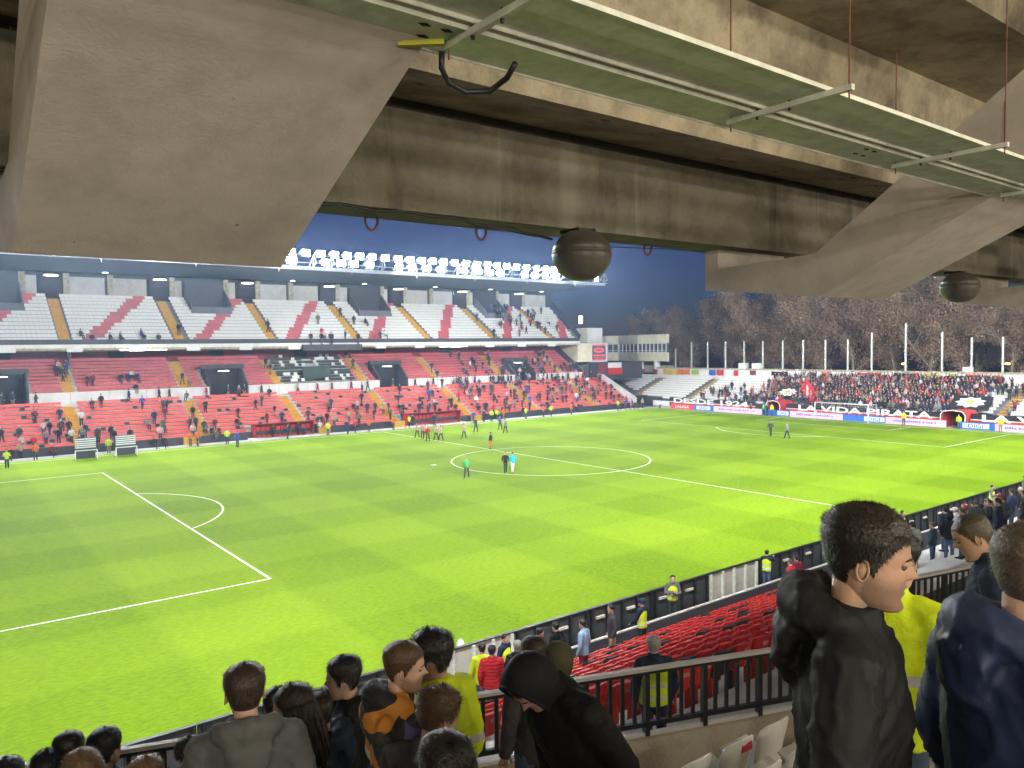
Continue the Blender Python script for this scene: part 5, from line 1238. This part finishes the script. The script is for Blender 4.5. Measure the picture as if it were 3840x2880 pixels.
head_at('person in olive hooded coat just behind the bowed black hood', -43.04, -50.80, 8.40, VIEW+15, top='olive', hair='brown', skin=0, lod=2, hood='up', lean=6, head=(30, 10, 0), bulk=1.12)
head_at('brown-haired man between the black hood and the red seats', -43.11, -50.73, 8.47, VIEW-30, top='charcoal', hair='brown', skin=1, lod=2)
head_at('bearded steward in yellow hi-vis jacket with dark sleeve panels looking left', -44.12, -51.18, 8.88, VIEW-62, top='hivis', bands=True, hair='black', skin=1, lod=2, collar=True, beard=True, head=(-25, 4, 0), style=dict(top=.026, side=.014, strands=3500, length=.028, messy=1.0), bulk=1.12)
head_at('man in black and orange patterned jacket with ginger-brown crop looking right', -44.52, -51.48, 9.01, VIEW+62, top=m_camo, hair='ginger', skin=0, lod=2, hood='down', head=(24, 4, 0), beard=True, style=dict(top=.018, side=.007, strands=4200, length=.014, messy=.6), bulk=1.14)
head_at('young man with glossy dark swept hair looking down at the lower edge', -44.96, -52.52, 9.17, VIEW+165, top='black', hair='dark', skin=1, lod=2, head=(-15, 22, 0), style=dict(top=.034, side=.006, strands=5200, length=.030, fwd=.5, messy=.9))
head_at('boy with light brown tousled hair below the patterned jacket', -44.57, -51.83, 8.92, VIEW+20, top='charcoal', hair='ginger', skin=0, lod=2, head=(30, 14, 0), style=dict(top=.028, side=.018, strands=4200, length=.032, messy=1.1))
head_at('dark-haired young man in profile left of the patterned jacket', -44.1, -50.08, 8.39, VIEW-94, top='blackshell', hair='dark', skin=0, lod=2, head=(0, 4, 0), hood='down', style=dict(top=.026, side=.010, strands=3600, length=.024))
head_at('person with dark tied hair tucked behind the young man in profile', -44.06, -49.8, 8.11, VIEW-40, top='maroon', hair='dark', skin=0, lod=2, style=dict(top=.02, side=.014, strands=2600, length=.02))
head_at('woman with long brown hair and yellow-trimmed dark top in profile', -44.54, -50.36, 8.43, VIEW-98, top='black', hair='brown', skin=0, lod=2, head=(0, 5, 0), style=dict(top=.022, side=.02, strands=3200, length=.03, nape=.05, back_long=.30))
head_at('boy in navy jacket with short brown hair beside the long-haired woman', -44.36, -50.26, 8.30, VIEW-98, top='navy', hair='brown', skin=0, lod=2, hood='down', head=(0, 8, 0), style=dict(top=.016, side=.012, strands=3400, length=.018, messy=.6))
head_at('man in grey hooded fleece with backpack strap seen from behind', -45.17, -51.36, 9.03, VIEW-22, top='grey', hair='brown', skin=0, lod=2, hood='down', head=(0, 2, 0), style=dict(top=.020, side=.009, strands=4600, length=.018, messy=.6), bulk=1.12)
head_at('person in yellow hi-vis vest half hidden by the grey fleece', -44.44, -49.7, 8.15, VIEW+10, top='navy', vest='hivis', hair='dark', lod=2)
head_at('man with curly black hair at the lower corner of the rows', -45.64, -48.95, 7.82, VIEW-40, top='charcoal', hair='black', skin=1, lod=2, style=dict(top=.026, side=.02, strands=4200, length=.024, messy=1.3))
head_at('man with flat cropped dark hair beside the curly-haired man', -45.5, -48.9, 7.88, VIEW-60, top='pink', hair='dark', skin=0, lod=2, head=(0, 6, 0), style=dict(top=.018, side=.006, strands=3800, length=.014, messy=.4))
head_at('man with dark hair seen from behind near the blond heads', -45.36, -49.14, 7.95, VIEW+8, top='black', hair='black', skin=0, lod=2, style=dict(top=.020, side=.014, strands=3800, length=.018, messy=.5))
head_at('blond child at the lower edge in front of the pitch boards', -45.31, -50.05, 8.13, VIEW+40, top='white', hair='blond', skin=0, lod=2, style=dict(top=.022, side=.018, strands=4200, length=.03, messy=.8, nape=.03))
head_at('person with long dark blond hair beside the dark-haired head', -45.51, -49.42, 7.98, VIEW-60, top='charcoal', hair='blond', lod=2, style=dict(top=.018, side=.018, strands=3000, length=.03, nape=.05, back_long=.22))
head_at('person with brown hair in a pale jacket next to the grey fleece', -45.0, -49.81, 8.05, VIEW-50, top='white', hair='brown', lod=2, style=dict(top=.02, side=.016, strands=3000, length=.026))
head_at('dark-haired head at the far lower corner', -45.87, -48.8, 7.78, VIEW, top='navy', hair='black', lod=2)
print('foreground done')

# --- people on the near side: stewards and spectators in the lower stand
ST = 'stewards of the near lower stand'; SP = 'spectators in the near lower stand'
person('grey-haired steward in yellow hi-vis vest standing behind the railing', -38.75, -47.8, 4.85, 1.72, VIEW-5, top='navy', vest='hivis', hair='grey', legs='navy', lod=2, collar=True, bulk=1.15, group=ST)
person('steward with blue face mask and hands clasped at the pitch-side boards', -25.2, -36.4, .42, 1.78, VIEW+180, top='grey', vest='hivis', hair='dark', legs='charcoal', arms=('folded', 'folded'), group=ST)
person('steward leaning both arms on the black pitch-side board', -19.4, -36.3, .42, 1.66, 70, top='navy', vest='hivis', hair='black', legs='denim', arms=('raised', 'raised'), group=ST)
person('steward in dark cap with back turned at the top of the front steps', -28.8, -38.3, .82, 1.76, -10, top='navy', vest='hivis', hat='navy', legs='navy', arms=('walk_f', 'pocket'), group=ST)
person('man in dark jacket and beige trousers by the front wall', -30.1, -38.3, .82, 1.86, -60, top='charcoal', legs='beige', hair='black', group=SP)
person('man in pale blue and white top leaning beside the red seats', -33.0, -40.2, 1.7, 1.7, -20, top='lightblue', legs='maroon', hair='brown', group=SP)
person('person with black backpack facing the pitch', -33.4, -39.6, 1.5, 1.76, -10, top='black', hair='dark', backpack=True, group=SP)
person('man in dark red jacket looking along the boards', -32.9, -38.3, .82, 1.8, 110, top='maroon', hair='black', group=SP)
person('steward in yellow vest behind the black puffer jacket', -33.8, -37.9, .75, 1.82, 160, top='navy', vest='hivis', hair='dark', group=ST)
person('person in black quilted puffer jacket seen from behind', -36.2, -41.6, 2.3, 1.75, 20, top='blackshell', hood='down', hair='grey', puffer=1, bulk=1.18, lod=2, group=SP)
person('person in red and black puffer jacket by the grey mesh board', -36.6, -41.2, 2.2, 1.72, 30, top='red', hair='black', puffer=1, bulk=1.15, lod=2, legs='pink', group=SP)
person('steward in yellow bib beside the red puffer jacket', -36.3, -40.4, 1.9, 1.75, 30, top='hivis', hair='black', group=ST)
person('camera operator with headphones on the pitch edge', -33.8, -34.5, 0, 1.75, 10, top='navy', hair='grey', group='pitch-side crew')
mic = thing('boom_microphone', 'white furry boom microphone held up at the pitch edge', 'microphone', (-33.0, -34.5, 1.0))
MB().ball((-33.0, -34.5, 1.0), (.13, .13, .24), 12, 8).build('windshield', FB['white'], mic, True); MB().tube([(-33.0, -34.5, .8), (-33.1, -34.5, .3), (-33.5, -34.5, 1.2)], .015, 6).build('pole', m_black, mic)
# right-hand block
rc = [(-19.3, -42, 'sage', 'quilted pale olive puffer jacket', 1, None), (-18.4, -41.6, 'charcoal', 'charcoal coat beside the pale olive puffer', 0, None), (-16.9, -41.6, 'teal', 'dark teal coat', 0, None), (-17.2, -42.3, 'black', 'long black coat', 0, 'up'), (-14.5, -41.0, 'navy', 'navy jacket', 0, None), (-13.6, -41.0, 'white', 'white cap and shirt', 0, None), (-14.2, -42, 'charcoal', 'tall charcoal coat', 0, None), (-13.5, -42.6, 'red', 'red top and cap', 0, None), (-21.9, -45.6, 'navy', 'big navy coat by the parapet', 0, None), (-17.9, -40.6, 'white', 'white and black jacket', 0, None), (-11.9, -41.0, 'maroon', 'maroon scarf', 0, None), (-12.7, -41.6, 'beige', 'beige jacket', 0, None), (-24.5, -44.4, 'black', 'black hooded jacket near the parapet coping', 0, 'up'), (-20.3, -44.0, 'black', 'plain black jacket', 0, None), (-18.7, -45.2, 'charcoal', 'grey-black jacket near the big navy coat', 0, None), (-9.6, -40.6, 'grey', 'grey jacket', 0, None), (-7.8, -40.0, 'navy', 'navy hooded top', 0, None), (-16.0, -45.5, 'black', 'black coat in the upper rows', 0, None), (-27.6, -45.3, 'charcoal', 'charcoal coat closest to the coping', 0, None)]
for i, (x, y, c, d, pf, hd) in enumerate(rc):
    k = min(11, max(0, math.floor((-38.0-y)/0.75))); z = .75+.345*k
    seat = i in (12, 18)
    person('spectator in %s, crowd of the near lower stand' % d, x, y, z-(.45 if seat else 0), 1.72+.1*math.sin(i*2.3), random.uniform(-40, 90), top=c, hair=random.choice(['dark', 'black', 'brown', 'greybrown']), puffer=pf, hood=hd, hat='red' if 'red top' in d else ('white' if 'white cap' in d else None), bulk=1.1, group=SP, lod=2 if pf else 1)
for i, (x, y, zz) in enumerate(((-8.4, -36.4, .42), (2.1, -36.4, .42), (6.9, -36.4, .42))):
    person('steward in yellow vest at the near boards %s' % ('by the pale olive puffer', 'past the crowd with arms folded', 'farthest along the near boards')[i], x, y, zz, 1.76, 170, top='grey', vest='hivis', hair='brown', arms=('folded', 'folded') if i == 1 else ('down', 'down'), group=ST)
person('man in red and black striped jacket by the front wall', -20.6, -38.4, .82, 1.7, 20, top='maroon', hair='black', group=SP)
person('person in red scarf next to the striped jacket', -21.3, -38.6, .82, 1.72, 0, top='red', hair='greybrown', group=SP)

# --- small figures: shared low meshes, own colours per object
def objcol_mat(name, idx):
    m = bpy.data.materials.new(name); m.use_nodes = True; n_, N_, L_, B_ = nodes(m)
    oi = N_.new('ShaderNodeObjectInfo')
    if idx == 0: L_.new(oi.outputs['Color'], B_.inputs['Base Color'])
    else:
        rp = N_.new('ShaderNodeValToRGB'); e = rp.color_ramp.elements; rp.color_ramp.interpolation = 'CONSTANT'
        pal = [(0.02, 0.02, 0.025), (0.05, 0.07, 0.12), (0.04, 0.04, 0.045), (0.10, 0.09, 0.08), (0.03, 0.04, 0.09), (0.25, 0.2, 0.14)] if idx == 1 else [(0.02, 0.015, 0.012), (0.05, 0.03, 0.02), (0.10, 0.06, 0.035), (0.2, 0.19, 0.18)]
        for i, c in enumerate(pal):
            q = e[i] if i < 2 else e.new(i/len(pal)); q.position = i/len(pal); q.color = (*c, 1)
        L_.new(oi.outputs['Random'], rp.inputs[0]); L_.new(rp.outputs[0], B_.inputs['Base Color'])
    B_.inputs['Roughness'].default_value = 0.8; return m
m_top = objcol_mat('clothing_top', 0); m_leg = objcol_mat('clothing_legs', 1); m_hr = objcol_mat('small_hair', 2)
def small_fig(pose):
    b = MB(); sit = pose == 'sit'; dz = -.42 if sit else 0
    st = .25 if pose == 'walk' else .04
    if sit:
        for s in (-1, 1): b.tube([(s*.09, 0, .50), (s*.11, .42, .52), (s*.11, .44, .06)], [.09, .075, .055], 6, 2); b.tube([(s*.11, .40, .04), (s*.11, .60, .03)], [.05, .035], 5, 3)
    else:
        for s in (-1, 1): b.tube([(s*.085, 0, .93), (s*.095, s*st*.5, .5), (s*.10, s*st, .08)], [.10, .072, .055], 6, 2); b.tube([(s*.10, s*st-.06, .045), (s*.105, s*st+.18, .03)], [.05, .035], 5, 3)
    b.tube([(0, 0, .84+dz), (0, .005, 1.08+dz), (0, .005, 1.28+dz), (0, 0, 1.40+dz), (0, 0, 1.49+dz)], [(.18, .13), (.175, .125), (.205, .135), (.175, .11), (.07, .07)], 9, 1, side=(1, 0, 0))
    A = {'stand': (((.27, -.02, 1.12), (.25, .06, .90)),)*2, 'walk': (((.26, .10, 1.14), (.23, .27, 1.0)), ((.26, -.14, 1.15), (.24, -.16, .92))), 'fold': (((.28, .06, 1.13), (.02, .21, 1.16)),)*2, 'sit': (((.27, .08, 1.13), (.14, .30, 1.0)),)*2, 'up': (((.30, .10, 1.55), (.22, .18, 1.82)),)*2, 'one': (((.30, .12, 1.50), (.20, .22, 1.75)), ((.27, -.02, 1.12), (.25, .06, .90)))}[pose]
    for s, (e_, w_) in zip((-1, 1), A):
        e_ = (s*e_[0], e_[1], e_[2]+dz); w_ = (s*w_[0], w_[1], w_[2]+dz)
        b.tube([(s*.17, 0, 1.41+dz), e_, w_], [.075, .062, .045], 6, 1); d = (Vector(w_)-Vector(e_)).normalized()*.09; b.tube([w_, Vector(w_)+d], [.035, .025], 5, 0)
    b.tube([(0, 0, 1.45+dz), (0, .01, 1.55+dz)], [.058, .055], 6, 0); b.ball((0, .02, 1.635+dz), (.078, .095, .118), 10, 8, 0); b.ball((0, .004, 1.665+dz), (.085, .098, .105), 10, 7, 3); b.ball((0, .112, 1.615+dz), (.012, .015, .018), 5, 4, 0)
    return b
SF = {p: small_fig(p).mesh('person', [SK[0], m_top, m_leg, m_hr], True) for p in ('stand', 'walk', 'fold', 'sit', 'up', 'one')}
CP = {'black': (0.016, 0.016, 0.018), 'charcoal': (0.05, 0.05, 0.055), 'navy': (0.02, 0.03, 0.08), 'red': (0.5, 0.025, 0.03), 'maroon': (0.17, 0.015, 0.03), 'white': (0.65, 0.65, 0.64), 'hi-vis yellow': (0.60, 0.80, 0.02), 'orange': (0.8, 0.16, 0.02), 'blue': (0.03, 0.08, 0.4), 'cyan': (0.02, 0.45, 0.6), 'green': (0.1, 0.5, 0.15), 'beige': (0.4, 0.3, 0.2), 'grey': (0.2, 0.2, 0.21), 'olive': (0.12, 0.12, 0.06), 'pink': (0.6, 0.4, 0.4)}
def small(label, x, y, z, rz, pose='stand', top='black', group=None, H=1.76, stripes_=False, bottom=None):
    o = link('person', SF[pose], None, (x, y, z)); s = H/1.755; o.scale = (s, s, s); o.rotation_euler.z = rz; o.color = (*CP[top], 1)
    if stripes_: o.material_slots[1].link = 'OBJECT'; o.material_slots[1].material = m_stripe
    if bottom: o.material_slots[2].link = 'OBJECT'; o.material_slots[2].material = FB[bottom]
    return tag(o, label, 'person', group)
ON = 'people out on the pitch'
small('player in white top with green bib walking by the centre circle', -11.74, -3.5, 0, 2.2, 'walk', 'green', ON, bottom='charcoal')
small('person in black tracksuit walking beside the cyan goalkeeper', -7.77, -3.4, 0, 2.6, 'walk', 'black', ON, bottom='charcoal')
small('person in cyan tracksuit top walking in the centre circle', -7.45, -3.97, 0, -.4, 'walk', 'cyan', ON, bottom='white')
small('person in black top with orange socks at the top of the centre circle', .2, 9.69, 0, .5, 'stand', 'black', ON, bottom='orange')
for i, (x, y) in enumerate(((.03, 24.15), (.11, 23.07), (-1.07, 19.97), (-.05, 22.23), (.34, 20.49), (.37, 19.52), (3.46, 19.44))):
    small('player in red and white striped shirt %s' % ('walking alone towards the dugout side' if i == 6 else 'in the huddle on the halfway line'), x, y, 0, random.uniform(1.2, 2.6), 'walk', 'red', ON, stripes_=(i not in (2,)), bottom='charcoal')
for i, (x, y, d) in enumerate(((8.63, 24.47, 'running in dark kit past the huddle'), (12.13, 24.1, 'standing in dark kit beside another near the dugout'), (10.3, 20.55, 'walking in grey kit beyond the huddle'))):
    small('player %s' % d, x, y, 0, 1.8, 'walk', ('navy', 'blue', 'grey')[i], ON, bottom='navy')
small('player in dark tracksuit near the penalty arc with white socks', 29.98, -3.15, 0, 2.4, 'walk', 'charcoal', ON, bottom='charcoal')
small('player in grey tracksuit beside the penalty arc', 29.38, -5.62, 0, 1.0, 'walk', 'grey', ON, bottom='navy')
small('player in maroon kit running along the pink boards', 51.6, 14.8, 0, -1.6, 'walk', 'maroon', ON, bottom='white')
FT = 'stewards and crew along the far touchline'
for i, (x, y, c, d) in enumerate(((-40.09, 29.3, 'hi-vis yellow', 'nearest the corner by the goals'), (-30.9, 33.9, 'hi-vis yellow', 'between the two portable goals'), (-19.0, 33.5, 'hi-vis yellow', 'left of the first dugout'), (-19, 30, 'blue', 'in shorts on the grass left of the dugout'), (-37.4, 33.7, 'orange', 'bending beside the first portable goal'), (-12.1, 33.3, 'navy', 'in front of the first dugout'), (-6.9, 33.6, 'hi-vis yellow', 'right of the first dugout'), (-4.4, 33.4, 'navy', 'pair with the crouching photographer'), (-1.4, 33.6, 'orange', 'bib by the halfway line'), (2.4, 34.2, 'orange', 'bib left of the second dugout'), (4.8, 34.3, 'hi-vis yellow', 'at the end of the second dugout'), (23.8, 33.5, 'hi-vis yellow', 'beyond the amber boxes'), (27.8, 34.3, 'orange', 'beyond the hi-vis pair'), (29.3, 34.3, 'hi-vis yellow', 'next to an orange bib'), (33.4, 34.3, 'orange', 'alone far along the boards'), (43.7, 34.5, 'hi-vis yellow', 'near the far corner'), (45.5, 34.6, 'blue', 'near the far corner'), (46.4, 34.2, 'cyan', 'last before the far corner'), (-22.7, 34.4, 'orange', 'one of two bibs beside an amber box'), (-22.0, 34.2, 'orange', 'one of two bibs beside an amber box'), (16.8, 34.2, 'navy', 'past the second dugout'), (18.2, 34.3, 'hi-vis yellow', 'trio past the second dugout'), (19.3, 34.4, 'hi-vis yellow', 'trio past the second dugout'), (20.4, 34.4, 'orange', 'trio past the second dugout'), (8.6, 34.2, 'navy', 'in front of the second dugout'), (-3.0, 34.2, 'red', 'between dugouts'), (14.6, 33.6, 'blue', 'striding at the end of the second dugout'), (50.0, 35.0, 'beige', 'under the corner wall'))):
    small('person in %s top %s, far touchline' % (c, d), x, y, 0, random.uniform(2.6, 3.6), random.choice(['stand', 'walk', 'fold']), c, FT)
for i, (x, y, d) in enumerate(((50.7+1.2, -7.5, 'in front of the pink board'), (51.9, -14.0, 'at the mouth of the large red tunnel'), (51.9, -18.5, 'in front of the last blue board'), (52.0, 11.5, 'at the small red tunnel'))):
    small('steward in hi-vis yellow %s' % d, x, y, 0, 1.57, 'stand', 'hi-vis yellow', 'stewards along the goal line', H=1.78)
small('person in navy beside the small tunnel steward', 52.0, 12.3, 0, 1.57, 'stand', 'navy', 'stewards along the goal line'); small('person in green bib beside the small tunnel', 52.2, 13.0, 0, 1.57, 'stand', 'green', 'stewards along the goal line'); small('photographer in white bib at the corner by the red board', 52.0, 32.6, 0, 1.7, 'sit', 'white', 'stewards along the goal line')
# spectators left in the far stand
FG = 'spectators leaving the far stand'
rs = random.Random(5); WC = ['black']*9+['charcoal']*6+['navy']*4+['maroon', 'grey', 'red', 'white', 'olive', 'blue', 'beige', 'pink']
def fs_small(x, row, kind, pose=None, top=None):
    rf, nm, off = {'l': (lowrow, 'lower red seats', .05), 'm': (midrow, 'middle red seats', .05), 'u': (uprow, 'white upper seats', .05)}[kind]
    y, z = rf(row); top = top or rs.choice(WC); pose = pose or rs.choice(['stand', 'walk', 'walk', 'fold', 'sit'])
    small('%s spectator in %s among the %s of the far stand' % ('seated' if pose == 'sit' else 'standing', top, nm), x, y+.12, z, rs.uniform(2.2, 4.2), pose, top, FG, H=rs.uniform(1.66, 1.84))
N0 = len(bpy.data.objects)
for _ in range(46): fs_small(rs.uniform(14, 48.5), rs.randrange(0, 11), 'l')
for _ in range(26): fs_small(rs.uniform(-38, 12), rs.randrange(0, 11), 'l')
for x in np.arange(-40, 48, 2.3):
    if rs.random() < .55: small('spectator in %s walking along the white parapet of the far stand' % (c := rs.choice(WC)), x+rs.uniform(-.9, .9), 44.9, 4.46, rs.choice((1.57, -1.57)), 'walk', c, FG)
for _ in range(16): fs_small(rs.uniform(22, 45), rs.randrange(0, 10), 'm')
for a in AISLES[2:]:
    for _ in range(2): fs_small(a+.5+rs.uniform(-.5, .6), rs.randrange(0, 9), 'm', 'walk')
for _ in range(8): fs_small(rs.uniform(-34, -30), rs.randrange(2, 10), 'm', 'stand')
for _ in range(6): fs_small(rs.uniform(-28, -22), rs.randrange(0, 5), 'm', 'sit')
for _ in range(14): fs_small(rs.uniform(28, 45), rs.randrange(1, 12), 'u')
for _ in range(8): fs_small(rs.uniform(-2, 10), rs.randrange(0, 6), 'u')
for _ in range(7): fs_small(rs.uniform(-31, -22), rs.randrange(0, 2), 'u', 'sit')
for a in AISLES[2:]:
    if rs.random() < .8: fs_small(a+.7, rs.randrange(1, 11), 'u', 'walk')
for _ in range(5): small('camera crew in %s on the platform of the far stand' % 'black', rs.uniform(-4, 4), 46.55, 11.2, 3.1, 'stand', 'black', 'camera crew on the platform')
for x in (-40.5, -39, -38): small('spectator in %s inside a vomitory of the far stand' % rs.choice(['blue', 'navy']), x, 47, 4.5, 3.1, 'stand', 'navy', FG)
# crowd behind the goal: the front ones singly, the rest as one mass
EG = 'crowd behind the goal'
cells = []
for i in range(NE):
    for y in np.arange(-17.5, 29, .5):
        dens = .93 if -13.5 < y < 11 else (.80 if 11 <= y < 17.5 and i < 9 else (.55 if 11 <= y < 20 else (.30 if y >= 20 and i < 4 else (.04 if y >= 20 else .25))))
        if -13.5 < y < -10.7 and i < 2: continue
        if rs.random() < dens: cells.append((i, y))
print('crowd', len(cells)); singles = 0; crowd_pl = []
EC = ['black']*10+['charcoal']*6+['navy']*4+['red']*2+['maroon', 'maroon', 'white', 'grey', 'grey', 'olive', 'olive', 'beige', 'beige', 'pink']
for i, y in cells:
    x, z = endrow(i); top = rs.choice(EC); pose = rs.choice(['stand', 'stand', 'stand', 'fold', 'one', 'up', 'stand', 'walk']); rz_ = 1.57+rs.uniform(-.5, .5)
    if i < 2 and singles < 70 or (y > 18.5 and singles < 95):
        singles += 1; small('supporter in %s %s in the end stand crowd' % (top, 'with raised arms' if pose in ('up', 'one') else 'standing'), x+.18, y+rs.uniform(-.1, .1), z, rz_, pose, top, EG, H=rs.uniform(1.62, 1.86))
    else: crowd_pl.append((x+.18+rs.uniform(-.05, .1), y+rs.uniform(-.12, .12), z, rz_, pose, top, rs.uniform(.92, 1.06)))
def crowd_mesh(pls, name, label):
    V = []; F = []; K = []; CO = []; o = 0
    src = {}
    for p in SF:
        b = small_fig(p); src[p] = (np.array(b.v), b.f, b.m)
    m_cc = bpy.data.materials.get('crowd_clothing'); legp = [(0.02, 0.02, 0.025), (0.05, 0.07, 0.12), (0.04, 0.04, 0.045)]; hp = [(0.02, 0.015, 0.012), (0.05, 0.03, 0.02), (0.10, 0.06, 0.035), (.6, .6, .58), (.45, .03, .03)]
    for (x, y, z, rz_, pose, top, s) in pls:
        v, f, m = src[pose]; c, sn = math.cos(rz_), math.sin(rz_)
        P = np.stack([(v[:,0]*c-v[:,1]*sn)*s+x, (v[:,0]*sn+v[:,1]*c)*s+y, v[:,2]*s+z], 1); V.append(P)
        F += [tuple(q+o for q in ff) for ff in f]; o += len(v)
        pal = [(0.46, 0.27, 0.19), CP[top], rs.choice(legp), hp[min(4, int(rs.random()**2*5.2))]]
        CO += [pal[q] for q in m]
    me = bpy.data.meshes.new(name); me.from_pydata(np.concatenate(V).tolist(), [], F)
    m = bpy.data.materials.new('crowd_clothing'); m.use_nodes = True; n_, N_, L_, B_ = nodes(m); at = N_.new('ShaderNodeAttribute'); at.attribute_name = 'cloth'; L_.new(at.outputs['Color'], B_.inputs['Base Color']); B_.inputs['Roughness'].default_value = .85
    me.materials.append(m)
    a = me.attributes.new('cloth', 'FLOAT_COLOR', 'FACE'); a.data.foreach_set('color', np.array([(*c, 1) for c in CO]).ravel())
    me.polygons.foreach_set('use_smooth', [True]*len(F))
    return link(name, me, None, None, label=label, cat='crowd', kind='stuff')
crowd_mesh(crowd_pl, 'crowd', 'dense standing crowd of supporters filling the end stand behind the goal')
# the thin scatter of further spectators: far stand front rows, touchline and the right end of the near stand
rest = []
def put(x, y, z, rz_, pose): rest.append((x, y, z, rz_+rs.uniform(-.6, .6), pose, rs.choice(WC), rs.uniform(.94, 1.05)))
for _ in range(70):
    i = int(rs.triangular(0, 10, 0)); y, z = lowrow(i); put(rs.uniform(-44, 12), y+.12, z, 3.14, rs.choice(['stand', 'sit', 'stand', 'fold', 'walk']))
for _ in range(60):
    i = rs.randrange(0, 11); y, z = lowrow(i); put(rs.uniform(12, 48), y+.12, z, 3.14, rs.choice(['stand', 'sit', 'walk', 'fold']))
for _ in range(26): put(rs.uniform(-40, 48), 34.95, 0, 3.14, rs.choice(['stand', 'sit', 'fold']))
for _ in range(34):
    i = rs.randrange(0, 6); y, z = midrow(i); put(rs.uniform(22, 45), y+.12, z, 3.14, rs.choice(['stand', 'sit', 'walk']))
for _ in range(22): put(rs.uniform(18, 46), 44.9, 4.46, 1.6, 'walk')
for _ in range(20):
    i = rs.randrange(2, 12); y, z = uprow(i); put(rs.uniform(34, 46), y+.12, z, 3.14, rs.choice(['stand', 'walk']))
for _ in range(46):
    i = rs.randrange(0, 9); y, z = nlow(i); put(rs.uniform(-14, 16), y-.3, z, rs.uniform(-.4, 1.2), rs.choice(['stand', 'stand', 'fold']))
crowd_mesh(rest, 'scattered_crowd', 'loosely scattered spectators lingering in the far and near lower stands')
bpy.data.scenes.remove(TMP)

# ------------------------------------------------------------------ night air lit by the floodlights
hz = MB().box(-78, 125, -66, 95, -1.06, 27)
m_haze = bpy.data.materials.new('haze'); m_haze.use_nodes = True; nn = m_haze.node_tree.nodes; nn.remove(nn['Principled BSDF'])
pv = nn.new('ShaderNodeVolumePrincipled'); pv.inputs['Color'].default_value = (0.50, 0.70, 1.0, 1); pv.inputs['Density'].default_value = HAZE = 0.0008; pv.inputs['Anisotropy'].default_value = 0.45
m_haze.node_tree.links.new(pv.outputs[0], nn['Material Output'].inputs['Volume'])
hz.build('haze', m_haze, None, kind='stuff', label='thin night air glowing around the floodlights', cat='haze')
